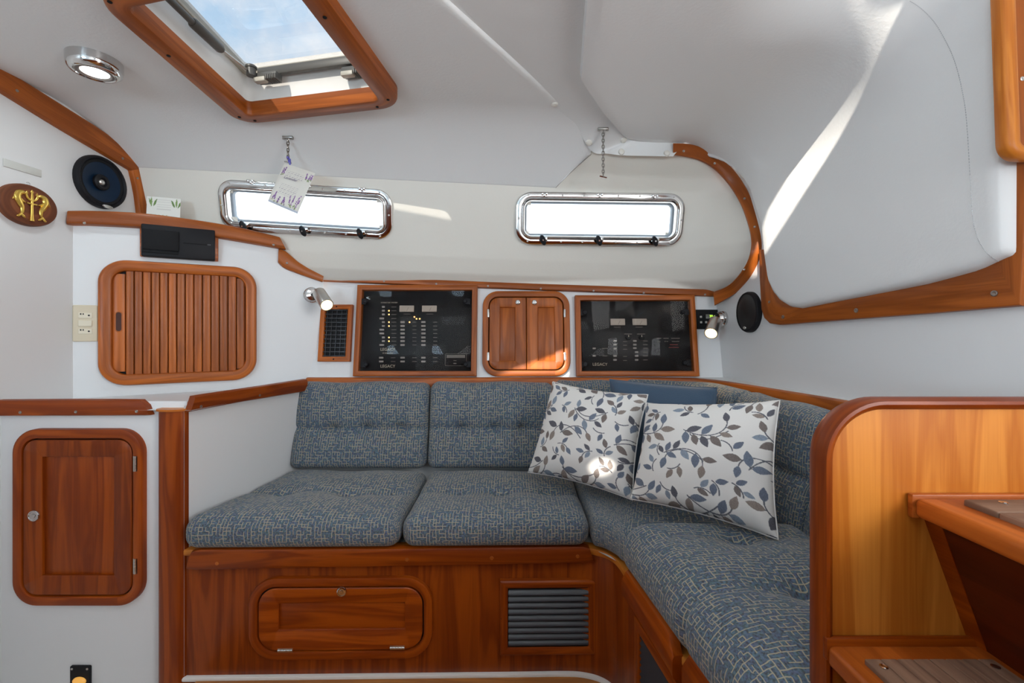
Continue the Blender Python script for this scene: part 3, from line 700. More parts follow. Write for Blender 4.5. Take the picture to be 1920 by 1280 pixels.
# lavender sachet: folded printed paper bag
dS = h1.y-.004
cs = [W(533, 306, dS), W(591, 324, dS-.01), W(558, 401, dS-.02), W(502, 377, dS-.01)]
t = thing('sachet', cs[0], 'white lavender sachet with purple flower print hanging by a lilac ribbon', 'sachet')
nu, nv = 110, 140
uu, vv = np.meshgrid(np.linspace(0, 1, nu), np.linspace(0, 1, nv), indexing='ij')
colr = np.zeros((nu, nv, 3)); colr[:] = srgb(226, 222, 212)
rng = random.Random(3)
def sprig(cu, cv, h_, lean, dens=26):
    for _ in range(dens):
        f = rng.random(); x = cu+lean*f*h_+rng.uniform(-.022, .022)*(1.2-f); y = cv-h_*f
        m_ = ((uu-x)/.014)**2+((vv-y)/.012)**2 < 1; c = rng.choice([srgb(132, 84, 150), srgb(150, 104, 168), srgb(112, 70, 130)])
        if f < .22: c = rng.choice([srgb(120, 140, 90), srgb(150, 160, 120)])
        colr[m_] = c
for a in ((.12, .93, .22, .3), (.2, .95, .2, -.1), (.3, .97, .2, .2), (.45, .96, .2, .1), (.52, .97, .17, -.2), (.7, .93, .25, -.35), (.75, .95, .3, .0), (.82, .93, .34, .3), (.88, .95, .26, .2), (.08, .3, .22, .05), (.14, .28, .2, .0), (.84, .24, .16, -.25), (.9, .25, .18, .1), (.95, .22, .14, .15)): sprig(*a)
for k, y0 in enumerate([.15, .19, .23, .27, .48, .52, .56, .60, .64, .68, .72]):
    m_ = (np.abs(vv-y0) < .005) & (uu > .2) & (uu < .75) & (np.sin(uu*150+k*7)+np.sin(uu*67+k) > -.3); colr[m_] = srgb(170, 160, 165)
colr[vv > .955] = srgb(196, 202, 214)
def sheet(cs, nu, nv, th, nrm, bow=.004):
    P = []
    for i in range(nu):
        row = []
        for j in range(nv):
            u, v = i/(nu-1), j/(nv-1); p = cs[0]*(1-u)*(1-v)+cs[1]*u*(1-v)+cs[2]*u*v+cs[3]*(1-u)*v
            row.append(p+nrm*(th*(1-(2*u-1)**6)*(1-(2*v-1)**8)*(.35+.65*v)+bow*math.sin(u*5+v*3)*.3))
        P.append(row)
    return P
def setprint(o, cols):
    at = o.data.color_attributes.new('print', 'FLOAT_COLOR', 'POINT'); a = np.ones((len(cols), 4)); a[:, :3] = cols; at.data.foreach_set('color', a.ravel())
nrm = (cs[3]-cs[0]).cross(cs[1]-cs[0]).normalized()
if nrm.y > 0: nrm = -nrm
f1 = gridsh(sheet(cs, nu, nv, .009, nrm)); o = mk('printed_front', f1, PAPER, t, smooth=80); setprint(o, colr.reshape(-1, 3))
o = mk('back_face', gridsh(sheet(cs, 12, 16, -.006, nrm)), mat('sachet_cloth', srgb(222, 220, 214), .7), t, smooth=80)
sf = Fr((cs[0]+cs[1]+cs[2]+cs[3])/4, cs[1]-cs[0], cs[0]-cs[3])
text('lettering', 'Lavender', .050, sf, -.006, .026, .0115, mat('violet_ink', srgb(92, 78, 120), .6), t, .3)
kt = Vector((end1.x, end1.y-.003, end1.z+.012)); c0 = cs[0].lerp(cs[1], .18).lerp(cs[3], .06)
rb = join(band(smooth_path([kt+Vector((0, 0, .004)), kt.lerp(c0, .5)+Vector((.004, 0, 0)), c0], 8), smooth_path([kt+Vector((.006, 0, .004)), kt.lerp(c0, .5)+Vector((.010, 0, 0)), c0+Vector((.005, 0, -.002))], 8), (0, -1, 0), .0012),
          tube([kt+Vector((.004, -.002, 0)), kt+Vector((.011, -.003, -.006)), kt+Vector((.012, -.003, -.014)), kt+Vector((.005, -.003, -.016)), kt+Vector((.003, -.002, -.008))], .0018, 6), move(lathe([(.001, -.004), (.004, -.002), (.004, .003), (.001, .005)], 8), tuple(kt+Vector((.002, -.003, 0)))))
mk('ribbon', rb, RIB, t)

# ================================================================== FORWARD BULKHEAD ITEMS
a, b = WL.px(186, 342); fr = WL.at(a, b)
t = thing('speaker', fr.o, 'round black speaker with a blue cone on the forward bulkhead', 'speaker')
mk('rim', lathe([(.087, 0), (.087, .010), (.084, .017), (.079, .019), (.076, .016), (.074, .010)], 44, cap0=False, cap1=False), BLACK, t, fr.T)
mk('surround', lathe([(.076, .012), (.073, .014), (.068, .013), (.064, .010)], 44, cap0=False, cap1=False), BLACKM, t, fr.T)
mk('cone', lathe([(.065, .011), (.046, .006), (.026, .003), (.010, .002)], 40, cap0=False), BLUECONE, t, fr.T)
tw = mk('tweeter', lathe([(.026, .002), (.026, .012), (.021, .016), (.015, .015), (.014, .010)], 26), BLACK, t, fr.T)
mk('tweeter_dome', lathe([(.011, .009), (.009, .013), (.004, .0155), (.0005, .016)], 18), STEEL, tw, fr.T)
mk('badge', xf(lathe([(.019, .0), (.019, .0016), (.017, .0024)], 20, 1, .3), lambda v: (v[0]+.012, v[1]-.079, v[2]+.0175)), CHROME, t, fr.T)
a, b = WL.px(47, 385); fr = WL.at(a, b)
t = thing('plaque', fr.P(0, -.06), 'oval wooden wall plaque with golden dolphins and trident', 'plaque')
mk('wooden_oval', lathe([(.074, 0), (.074, .012), (.071, .018), (.064, .0195), (.001, .0195)], 44, 1.0, .80), PLAQ, t, fr.T)
mk('hanging_ring', move(xf(linksh(.010, .005, .0008), lambda v: (v[0], v[2], v[1])), (0, .062, .010)), STEEL, t, fr.T)
def gold(path, rad, nm='casting', s=.7):
    sh = tube(smooth_path([(p[0], p[1], 0) for p in path], 4*len(path)), [lerp_table([(i/(len(rad)-1), r) for i, r in enumerate(rad)], k/(4*len(path)-1)) for k in range(4*len(path))], 9)
    return xf(sh, lambda v: (v[0], v[1], .0225+v[2]*s))
tri = join(gold([(0, -.046), (0, -.03), (0, 0), (0, .02), (0, .044)], [.0065, .004, .0032, .0035, .0012]), gold([(-.013, .038), (-.0135, .025), (-.008, .016), (0, .013), (.008, .016), (.0135, .025), (.013, .038)], [.001, .003, .003, .003, .003, .003, .001]),
           gold([(-.0165, .031), (-.013, .034), (-.010, .031)], [.001, .0026, .001]), gold([(.0165, .031), (.013, .034), (.010, .031)], [.001, .0026, .001]), gold([(-.004, .036), (0, .040), (.004, .036)], [.001, .0028, .001]), gold([(-.013, .004), (0, .003), (.013, .004)], [.002, .003, .002]))
mk('trident', tri, GOLD, t, fr.T)
for s, nm in ((-1, 'dolphin'), (1, 'dolphin')):
    d = join(gold([(s*.016, .028), (s*.024, .031), (s*.033, .026), (s*.036, .014), (s*.030, .0), (s*.024, -.012), (s*.024, -.024), (s*.028, -.032)], [.0022, .006, .0082, .0085, .0075, .0055, .004, .002]),
             gold([(s*.028, -.029), (s*.020, -.037), (s*.016, -.040)], [.003, .0032, .001]), gold([(s*.027, -.030), (s*.034, -.038), (s*.038, -.038)], [.003, .0032, .001]), gold([(s*.036, .016), (s*.043, .012), (s*.047, .006)], [.005, .0035, .001]), gold([(s*.030, .012), (s*.022, .006), (s*.016, .004)], [.004, .003, .0012]))
    mk(nm, d, GOLD, t, fr.T)
c4 = [WL.px(*q) for q in ((5, 297), (77, 318), (77, 331), (5, 311))]
tag(mk('adhesive_strip', box(min(c4[0][0], c4[3][0]), c4[1][0], c4[3][1]+.0, c4[3][1]+.022, 0, .0025, .001), mat('strip_plastic', (.60, .60, .56), .5), None, WL.T), 'thin off-white adhesive strip above the trident plaque', 'strip')

# ================================================================== ANGLED WALL ITEMS
x0, x1 = WA.px(186, 605)[0], WA.px(481, 606)[0]; y1, y0 = WA.px(300, 492.5)[1], WA.px(300, 718.5)[1]
t = thing('tambour_locker', WA.P((x0+x1)/2, y0), 'wall locker closed by a slatted wooden tambour door', 'locker')
mk('frame', loft(ringprof(x0, x1, y0, y1, .075, [(0, 0), (0, .018), (.003, .024), (.008, .026), (.028, .026), (.034, .023), (.036, .017), (.036, .002)], 12)), WOOD, t, WA.T)
mk('backing', plate(x0+.03, x1-.03, y0+.03, y1-.03, .04, .001, .003, .0005), DARKHOLE, t, WA.T)
edges = [211, 237]+[237+(469-237)*i/14.6 for i in range(1, 15)]
for i in range(len(edges)-1):
    a0, a1 = WA.px(edges[i], 605)[0], WA.px(edges[i+1], 605)[0]; g_ = .0007
    yb, yt = y0+.030, y1-.030
    if i == 0: yb, yt = y0+.046, y1-.046; a0 = x0+.034
    if i == 1: yb, yt = y0+.034, y1-.034
    if i >= len(edges)-2: yb, yt = y0+.042, y1-.042
    sl = mk('slat', loft([[(a0+g_, y, .002), (a0+g_, y, .009), (a0+g_+.0008, y, .0126), (a0+g_+.003, y, .014), (a1-g_-.003, y, .014), (a1-g_-.0008, y, .0126), (a1-g_, y, .009), (a1-g_, y, .002)] for y in (yb, yt)], False), WOOD, t, WA.T)
    me = sl.data
    for pl in me.polygons:
        for li in pl.loop_indices:
            v = me.vertices[me.loops[li].vertex_index].co; me.uv_layers[0].data[li].uv = (v.z, (v.x+v.y)*.8+i*.31)
    if i == 0:
        a, b = WA.px(220, 603); am = (a0+a1)/2+.0
        mk('finger_pull', ring(am-.010, am+.010, b-.034, b+.034, .0099, .003, .0152, .001, 6, base=.0135), WOOD, sl, WA.T)
        mk('finger_recess', plate(am-.0078, am+.0078, b-.032, b+.032, .0077, .0135, .0143, .0003, 6), mat('recess_wood', srgb(70, 28, 8), .6), sl, WA.T)
x0, x1 = WA.px(136, 606)[0]+.001, WA.px(184.5, 606)[0]; y1, y0 = WA.px(160, 572)[1], WA.px(160, 640)[1]; xm = (x0+x1)/2; ym = (y0+y1)/2
t = thing('power_outlet', WA.P(xm, y0), 'almond double power outlet plate beside the tambour locker', 'outlet')
mk('cover_plate', plate(x0, x1, y0, y1, .004, 0, .006, .002), ALMOND, t, WA.T)
for dy in (.0255, -.0255):
    s = mk('socket', plate(xm-.017, xm+.017, ym+dy-.0085, ym+dy+.0085, .002, .005, .0078, .0008), mat('ivory_plastic', srgb(226, 216, 192), .4), t, WA.T)
    for dx, w_ in ((-.0065, .0018), (-.0005, .0015)):
        mk('slot', box(xm+dx-.004-w_, xm+dx-.004+w_, ym+dy+.002, ym+dy+.0065, .0076, .0081, .0002), DARKHOLE, s, WA.T)
    mk('ground_hole', move(lathe([(.0026, 0), (.0026, .0004)], 10), (xm+.009, ym+dy, .0077)), DARKHOLE, s, WA.T)
mk('switch_rocker', plate(xm-.017, xm+.017, ym-.010, ym+.010, .002, .005, .0095, .0015), mat('ivory_plastic'), t, WA.T)
# stereo
x0, x1 = WA.px(268, 460)[0], WA.px(404, 460)[0]; y1, y0 = WA.px(330, 428)[1], WA.px(330, 486)[1]; 
t = thing('stereo', WA.P((x0+x1)/2, y0), 'black car stereo under the curved shelf rail', 'stereo')
mk('wooden_surround', box(x0-.006, x1+.009, y0+.001, y1, 0, .016, .002), WOOD, t, WA.T)
mk('faceplate', box(x0, x1, y0, y1, .002, .036, .004), BLACK, t, WA.T)
xm = x0+(x1-x0)*.5
cv = mk('cassette_cover', join(box(x0+.004, xm, y0+.022, y1-.018, .034, .043, .003), box(x0+.002, xm-.002, y0+.012, y0+.020, .034, .039, .002)), BLACKM, t, WA.T)
mk('button', box(xm+.012, x1-.024, (y0+y1)/2-.002, (y0+y1)/2+.0015, .035, .0375, .0006), BLACKM, t, WA.T)
mk('badge', box(x1-.022, x1-.012, (y0+y1)/2-.002, (y0+y1)/2+.002, .035, .0366, .0004), mat('dim_badge', (.06, .06, .065), .4), t, WA.T)
# card on the shelf
base = WA.hit(305, 408); f = Fr(WA.hit(305, 412)+Vector((.0, .05, 0)), WA.a*.8+Vector((.4, 0, 0)), (0, .12, 1))
zt_ = f.o.z
c0, c1 = f.px(274, 412), f.px(339, 373)
t = thing('greeting_card', f.P((c0[0]+c1[0])/2, c0[1]), 'white card with green leaf print standing on the shelf', 'card')
nu, nv = 70, 50; uu, vv = np.meshgrid(np.linspace(0, 1, nu), np.linspace(0, 1, nv), indexing='ij'); colr = np.zeros((nu, nv, 3)); colr[:] = srgb(225, 224, 216)
for cu, ang in ((.16, -.5), (.13, 0), (.19, .5), (.84, -.6), (.88, .0), (.92, .6)):
    x = uu-cu; y = vv-.62; xr = x*math.cos(ang)-y*.6*math.sin(ang); yr = x*math.sin(ang)+y*.6*math.cos(ang)
    m_ = (yr > 0) & (yr < .22) & (np.abs(xr) < .03*np.sin(np.clip(yr/.22, 0, 1)*np.pi)); colr[m_] = srgb(96, 128, 62) if ang else srgb(120, 150, 80)
for k in range(5):
    m_ = (np.abs(vv-.9+.09*k) < .012) & (uu > .3) & (uu < .72); colr[m_] = srgb(206, 204, 198)
m_ = (np.abs(vv-.28-.04*np.sin(uu*55)) < .022) & (uu > .12) & (uu < .62); colr[m_] = srgb(196, 184, 132)
m_ = (np.abs(vv-.10-.03*np.sin(uu*40)) < .016) & (uu > .15) & (uu < .72); colr[m_] = srgb(206, 196, 150)
o = mk('printed_front', gridsh([[f.P(c0[0]+(c1[0]-c0[0])*i/(nu-1), c0[1]-.01+(c1[1]-c0[1]+.01)*j/(nv-1), .001) for j in range(nv)] for i in range(nu)]), PAPER, t); setprint(o, colr.reshape(-1, 3))
mk('card_back', box(c0[0], c1[0], c0[1]-.01, c1[1], -.0006, .0006, .0001), mat('card_stock', srgb(225, 224, 218), .7), t, f.T)

# ================================================================== READING LAMPS
def reading_lamp(fr, head0, head1, label, r=.024):
    t = thing('reading_lamp', fr.o, label, 'lamp', 'brushed steel reading lamps')
    mk('base', lathe([(.030, 0), (.030, .008), (.026, .012), (.026, .017), (.028, .018), (.023, .030), (.008, .033)], 26), CHROME, t, fr.T)
    k = fr.P(0, 0, .032); m0 = head0.lerp(head1, .3)
    mk('knuckle', tube([k, k.lerp(m0, .6), m0], .006, 10), BLACK, t)
    d = (head1-head0).normalized(); hf = Fr(head0, d.cross(Vector((.2, .9, .1))), UP); hf.c = d; hf.b = d.cross(hf.a); L_ = (head1-head0).length
    mk('shade', lathe([(.001, 0), (r*.9, 0), (r, .003), (r, L_-.001), (r*.97, L_), (r*.86, L_), (r*.84, L_-.006)], 28, cap0=False, cap1=False), STEEL, t, hf.T)
    mk('bulb', lathe([(r*.86, L_-.008), (r*.5, L_-.005), (.001, L_-.004)], 22, cap0=False), WARM, t, hf.T)
    l_ = bpy.data.lights.new('reading_lamp_light', 'SPOT'); l_.energy = 1.3; l_.color = (1, .72, .42); l_.spot_size = math.radians(115); l_.spot_blend = .7; l_.shadow_soft_size = .014
    lo = bpy.data.objects.new('reading_lamp_light', l_); COL.objects.link(lo); lo.parent = t; lo.location = head1+d*.004-fr.o; lo.rotation_euler = d.to_track_quat('-Z', 'Y').to_euler()
a, b = WA.px(584, 553); fr = WA.at(a, b)
reading_lamp(fr, W(598, 549, 1.725), W(613, 572, 1.66), 'steel reading lamp beside the small grille, lit warm')
a, b = WR.px(1357, 597); fr = WR.at(a, b)
reading_lamp(fr, W(1342, 602, 1.735), W(1333, 625, 1.675), 'steel reading lamp in front of the thermostat, lit warm')

# ================================================================== BACK WALL ITEMS
def wb(px, py): return WB.px(px, py)
def rect(px0, py0, px1, py1, fr=WB):
    xm, ym = (px0+px1)/2, (py0+py1)/2
    return fr.px(px0, ym)[0], fr.px(px1, ym)[0], fr.px(xm, py1)[1], fr.px(xm, py0)[1]
# small air grille
x0, x1, y0, y1 = rect(601, 572, 661, 678)
t = thing('air_grille', WB.P((x0+x1)/2, y0), 'small wood framed black air grille by the left reading lamp', 'grille')
mk('frame', ring(x0, x1, y0, y1, .001, .019, .016, .003, 2), WOOD, t, WB.T)
mk('backing', box(x0+.015, x1-.015, y0+.015, y1-.015, .001, .002, .0003), DARKHOLE, t, WB.T)
for i in range(12):
    y = y0+.022+(y1-y0-.044)*i/11
    o = mk('louvre', box(x0+.016, x1-.016, y-.0016, y+.0016, .008, .013, .0006), SLATM, t, WB.T)
for i in range(5):
    x = x0+.026+(x1-x0-.052)*i/4
    mk('upright', box(x-.0013, x+.0013, y0+.016, y1-.016, .003, .008, .0005), SLATM, t, WB.T)
for y in (y0+.009, y1-.009): screw(t, WB.P((x0+x1)/2, y, .016), WB.c, .003, BLACKM)

def knobsh(r): return lathe([(r*.8, 0), (r, .001), (r, .003), (r*.92, .005), (r*.75, .0058), (r*.7, .0045), (r*.4, .0042), (r*.35, .0058), (.0003, .0062)], 22)
def switch_cabinet(px, label, split, title):
    x0, x1, y0, y1 = rect(*px)
    t = thing('switch_cabinet', WB.P((x0+x1)/2, y0), label, 'switch panel', 'smoked glass switch cabinets')
    mk('frame', ring(x0, x1, y0, y1, .0015, .021, .030, .003, 2), WOOD, t, WB.T)
    bd = mk('switch_board', box(x0+.015, x1-.015, y0+.015, y1-.015, .001, .005, .0005), BOARD, t, WB.T)
    sx = wb(split, (px[1]+px[3])/2)[0]
    for a0, a1 in ((x0+.0215, sx-.0008), (sx+.0008, x1-.0215)):
        mk('glass_door', box(a0, a1, y0+.0215, y1-.0215, .021, .025, .0006), SMOKE, t, WB.T)
    return t, bd, (x0, x1, y0, y1)
def at(px, py): return WB.px(px, py, .005)
def sw(bd, px, py, w_=.0095, h_=.0048, m=GREYP, nm='switch'):
    a, b = at(px, py); return mk(nm, box(a-w_, a+w_, b-h_, b+h_, .004, .0085, .001), m, bd, WB.T)
def lab(bd, px, py, w_=.010, m=DIMLET):
    a, b = at(px, py); return box(a-w_, a+w_, b-.0011, b+.0011, .0045, .0054, .0002)
t, bd, ext = switch_cabinet((670, 537, 895, 706), 'left smoked glass cabinet with lit orange switch indicators', 783, '')
rowsA = [575.3, 582.4, 589.4, 596.9, 603.8, 611, 618, 625, 632.5, 639.4, 646.6]; labs = []
for i, y in enumerate(rowsA):
    sw(bd, 719 if i not in (3, 6, 7, 10) else 716, y, .0055 if i not in (3, 6, 7, 10) else .009, .0035); labs.append(lab(bd, 738.5, y))
for c_ in (755, 794):
    for y in rowsA[4:]: sw(bd, c_, y, .0085, .0038); labs.append(lab(bd, c_+22, y, .008))
for y in (670.4, 677.5):
    for c_ in (715, 755, 794): sw(bd, c_, y, .0085, .0034); labs.append(lab(bd, c_+22, y, .009))
for x, y in ((729.3, 582.4), (729.3, 589.4), (729.3, 603.8), (729.3, 611), (729.3, 632.5), (729.3, 639.4), (768, 603.8), (777, 594), (781, 597.5), (787, 597.5)):
    a, b = at(x, y); mk('indicator', move(lathe([(.0028, 0), (.0024, .002), (.0004, .003)], 10), (a, b, .005)), LED_O, bd, WB.T)
for x0_, x1_ in ((750, 777), (792, 819.5)):
    a0, a1, b0, b1 = rect(x0_, 573.5, x1_, 585)
    me_ = mk('meter', box(a0, a1, b0, b1, .004, .010, .001), METER, bd, WB.T)
    mk('needle', xf(box(-.0004, .0004, 0, .016, .0100, .0106, .0001), lambda v: (v[0]+v[1]*.5+(a0+a1)/2, v[1]+b0+.002, v[2])), BLACKM, me_, WB.T)
    labs.append(lab(bd, (x0_+x1_)/2, 588.5, .014))
o = mk('small_print', join(*labs), DIMLET, bd, WB.T, smooth=0)
for s_, x, y, w_ in (('12 VOLT DC SYSTEM', 729.5, 567.3, .066), ('LEGACY', 727, 655, .058), ('12 VOLTS DC', 727, 662, .042), ('LEGACY', 727, 686.5, .058)):
    a, b = at(x, y); text('lettering', s_, w_, WB, a, b, .0052, LETTER, bd)
a0, a1, b0, b1 = rect(835, 663, 875, 686)
pl_ = mk('data_plate', ring(a0, a1, b0, b1, .004, .0012, .0062, .0004, 4, base=.0045), DIMLET, bd, WB.T)
mk('data_print', join(box(a0+.006, a1-.006, b1-.017, b1-.005, .0048, .0058, .0002), box(a0+.033, a1-.040, b0+.020, b0+.0225, .0048, .0058, .0002), box(a0+.033, a1-.040, b0+.008, b0+.012, .0048, .0058, .0002)), DIMLET, pl_, WB.T)
for x, y in ((681, 565), (682, 683), (877, 565), (878, 683)):
    a, b = WB.px(x, y, .025); s = -1 if x < 780 else 1
    mk('pane_hinge', join(box(a-.010, a+.010, b-.012, b+.012, .020, .028, .002), move(lathe([(.0085, 0), (.0085, .006), (.006, .009)], 16), (a-s*.010, b, .025))), BLACK, t, WB.T)
t, bd, ext = switch_cabinet((1078, 556, 1302, 706), 'right smoked glass cabinet with two square meters and one gold title', 1190, '')
labs = []
for x0_, x1_ in ((1144, 1171), (1185, 1211.5)):
    a0, a1, b0, b1 = rect(x0_, 598, x1_, 610)
    me_ = mk('meter', box(a0, a1, b0, b1, .004, .010, .001), METER, bd, WB.T)
    mk('needle', xf(box(-.0004, .0004, 0, .016, .0100, .0106, .0001), lambda v: (v[0]+v[1]*.6+(a0+a1)/2, v[1]+b0+.002, v[2])), BLACKM, me_, WB.T)
    labs.append(lab(bd, (x0_+x1_)/2, 613, .014))
for y in (639, 646, 653.5, 667, 674.5): sw(bd, 1153, y, .0065, .0035); labs.append(lab(bd, 1172, y+1, .008))
for y in (639, 646, 652.5, 660, 667, 674.5): sw(bd, 1190 if y < 658 else 1193.5, y, .0065, .0035); labs.append(lab(bd, 1210, y, .009))
for y in (653, 667): sw(bd, 1114, y, .006, .003); labs.append(lab(bd, 1134, y, .010))
for x in (1177.5, 1202):
    a, b = at(x, 633); k_ = mk('selector_knob', move(lathe([(.0105, 0), (.0105, .008), (.008, .011)], 18), (a, b, .005)), BLACK, bd, WB.T)
    mk('pointer', box(a-.0012, a+.0012, b+.002, b+.009, .0155, .0168, .0003), LETTER, k_, WB.T)
    labs.append(lab(bd, x, 626, .016))
for x in (1235, 1249, 1263, 1270): labs.append(lab(bd, x, 634, .010)); labs.append(lab(bd, x, 640, .007))
for x, y in ((1228, 640), (1228, 647), (1249, 642), (1249, 648)): sw(bd, x, y, .003, .0045, BLACK, 'breaker')
o = mk('small_print', join(*labs), DIMLET, bd, WB.T, smooth=0)
mk('warning_print', join(lab(bd, 1263.5, 651, .020), lab(bd, 1263.5, 646, .016)), REDP, bd, WB.T)
a, b = at(1125, 683); text('lettering', 'LEGACY', .058, WB, a, b, .0052, LETTER, bd)
for x, y in ((1096, 586), (1097, 683), (1280, 585), (1284, 680)):
    a, b = WB.px(x, y, .025); s = -1 if x < 1190 else 1
    mk('pane_hinge', join(box(a+s*.006, a+s*.024, b-.012, b+.012, .020, .028, .002) if s > 0 else box(a-.024, a-.006, b-.012, b+.012, .020, .028, .002), move(lathe([(.0095, 0), (.0095, .006), (.007, .009)], 16), (a, b, .025))), BLACK, t, WB.T)

def panel_door(t, fr, dx0, dx1, dy0, dy1, rads, px0, px1, py0, py1, m, c0=.003, th=.014, grain=1):
    """frame-and-panel door: rounded outline, recessed rectangular panel; rads = corner radius per corner (right-bottom, right-top, left-top, left-bottom)"""
    def loop(x0, x1, y0, y1, rs, z, n=8):
        P = []
        for (cx, cy, a0, sx, sy), r in zip(((x1, y0, -90, -1, 1), (x1, y1, 0, -1, -1), (x0, y1, 90, 1, -1), (x0, y0, 180, 1, 1)), rs):
            r = max(r, .0005)
            for i in range(n+1):
                a = math.radians(a0+90*i/n); P.append((cx+sx*r+r*math.cos(a), cy+sy*r+r*math.sin(a), z))
        return P
    z1 = c0+th; e = .002; sm = [.0006]*4
    lp = [loop(dx0, dx1, dy0, dy1, rads, c0), loop(dx0, dx1, dy0, dy1, rads, z1-e), loop(dx0+e, dx1-e, dy0+e, dy1-e, rads, z1), loop(px0, px1, py0, py1, sm, z1), loop(px0+.003, px1-.003, py0+.003, py1-.003, sm, z1-.002), loop(px0+.004, px1-.004, py0+.004, py1-.004, sm, z1-.008)]
    V, F, U = loft(lp); d = mk('door', (V, F, boxuv(V, F, grain)), m, t, fr.T)
    q = box(px0+.001, px1-.001, py0+.001, py1-.001, c0, z1-.0075, .0005, g=grain); mk('panel', q, m, d, fr.T)
    # rail joints: fine grooves where rails meet stiles
    G = mat('joint_shadow', srgb(58, 26, 10), .7)
    return d
def hinge(d, fr, a, b, c, vert=True, L_=.026, w_=.0045):
    sh = join(*[xf(lathe([(w_*.62, -L_/2+L_*k/5+.0004), (w_*.62, -L_/2+L_*(k+1)/5-.0004)], 10), (lambda v: (v[0], v[2], v[1])) if vert else (lambda v: (v[2], v[0], v[1]))) for k in range(5)],
              box(*((-w_, w_, -L_/2, L_/2) if vert else (-L_/2, L_/2, -w_, w_)), -.002, .0005, .0003))
    mk('hinge', move(sh, (a, b, c)), STEEL, d, fr.T)
# middle two-door locker
x0, x1, y0, y1 = rect(905, 547, 1068, 706)
t = thing('double_locker', WB.P((x0+x1)/2, y0), 'small two-door wooden wall locker between the smoked glass cabinets', 'locker')
mk('frame', ring(x0, x1, y0, y1, .062, .024, .018, .004, 10), WOOD, t, WB.T)
mk('gap', plate(x0+.02, x1-.02, y0+.02, y1-.02, .04, .001, .003, .0005), DARKHOLE, t, WB.T)
xm = wb(987, 630)[0]; ya, yb = y0+.0275, y1-.0275; R_ = .036
for k, (a0, a1, pxs, rads, kx, hx) in enumerate(((x0+.0275, xm-.0012, (936, 967.5), [.0005, .0005, R_, R_], 971, 915), (xm+.0012, x1-.0275, (1007, 1041), [R_, R_, .0005, .0005], 1002, 1059.5))):
    p0, p1 = wb(pxs[0], 630)[0], wb(pxs[1], 630)[0]
    d = panel_door(t, WB, a0, a1, ya, yb, rads, p0, p1, wb(985, 678)[1], wb(985, 576)[1], WOODL if False else WOOD)
    a, b = WB.px(kx, 567, .017); mk('knob', move(knobsh(.0105), (a, b, .017)), CHROME, d, WB.T)
    for hy in (587, 668):
        a, b = WB.px(hx, hy, .017); hinge(d, WB, a, b, .0175, True, .032)
# thermostat
x0, x1, y0, y1 = rect(1302, 581, 1345, 617)
t = thing('thermostat', WB.P((x0+x1)/2, y0), 'black thermostat with green digits behind the right reading lamp', 'thermostat')
mk('body', plate(x0, x1, y0, y1, .002, 0, .010, .001), BLACKM, t, WB.T)
mk('face', ring(x0+.014, x1-.002, y0+.012, y1-.012, .002, .0012, .0112, .0003, 3, base=.009), BLACK, t, WB.T)
a0, a1, b0, b1 = rect(1321.5, 590, 1334.5, 598)
lc = mk('display', box(a0, a1, b0, b1, .009, .0118, .0005), LCD, t, WB.T)
text('digits', '70', .013, WB, a1-.0075, (b0+b1)/2, .0119, LED_G, lc)
for x, y in ((1314, 594), (1314.5, 604), (1324, 604)):
    a, b = WB.px(x, y, .01); mk('button', box(a-.0042, a+.0042, b-.0042, b+.0042, .009, .0125, .001), GREYP, t, WB.T)
# aft bulkhead speaker
a, b = WR.px(1408, 585); fr = WR.at(a, b)
t = thing('speaker', fr.P(0, -.07), 'plain black oval speaker grille on the aft bulkhead', 'speaker')
mk('rim', lathe([(.073, 0), (.073, .012), (.070, .018), (.064, .019)], 44, .84, 1, cap0=False, cap1=False), BLACK, t, fr.T)
mk('grille', lathe([(.066, .017), (.050, .022), (.025, .0245), (.0005, .025)], 40, .84, 1), mat('grille_black', (.01, .01, .011), .42), t, fr.T)
mk('badge', xf(lathe([(.007, 0), (.006, .0015)], 16, 1.2, .8), lambda v: (v[0]-.006, v[1]-.056, v[2]+.0205)), STEEL, t, fr.T)
# ================================================================== LOCKERS
x0, x1, y0, y1 = rect(35, 802, 275.5, 1129, WF)
t = thing('low_locker', WF.P((x0+x1)/2, y0), 'tall single-door wooden locker left of the corner post', 'locker')
mk('frame', ring(x0, x1, y0, y1, .066, .026, .018, .004, 10), WOODR, t, WF.T)
mk('gap', plate(x0+.02, x1-.02, y0+.02, y1-.02, .045, .001, .003, .0005), DARKHOLE, t, WF.T)
p = rect(88, 851, 225, 1075, WF)
d = panel_door(t, WF, x0+.0295, x1-.0295, y0+.0295, y1-.0295, [.036]*4, p[0], p[1], p[2], p[3], WOODR)
a, b = WF.px(65, 966, .017); k_ = mk('knob', move(knobsh(.0155), (a, b, .017)), CHROME, d, WF.T)
for y in (869, 1061):
    a, b = WF.px(254, y, .017); hinge(d, WF, a, b, .0175, True, .042, .006)
x0, x1, y0, y1 = rect(134, 1246, 172, 1292, WF); xm = (x0+x1)/2
t = thing('courtesy_light', WF.P(xm, y0), 'small black courtesy light with amber lens near the sole', 'light')
mk('plate', plate(x0, x1, y0, y1, .004, 0, .006, .002), BLACK, t, WF.T)
mk('lens', xf(lathe([(.019, 0), (.018, .005), (.012, .010), (.001, .012)], 20, 1, .62), lambda v: (v[0]+xm, v[1]+(y0+y1)/2-.006, v[2]+.004)), AMBER, t, WF.T)
for s in (-1, 1): screw(t, WF.P(xm+s*.021, y1-.007, .006), WF.c, .003, STEEL)

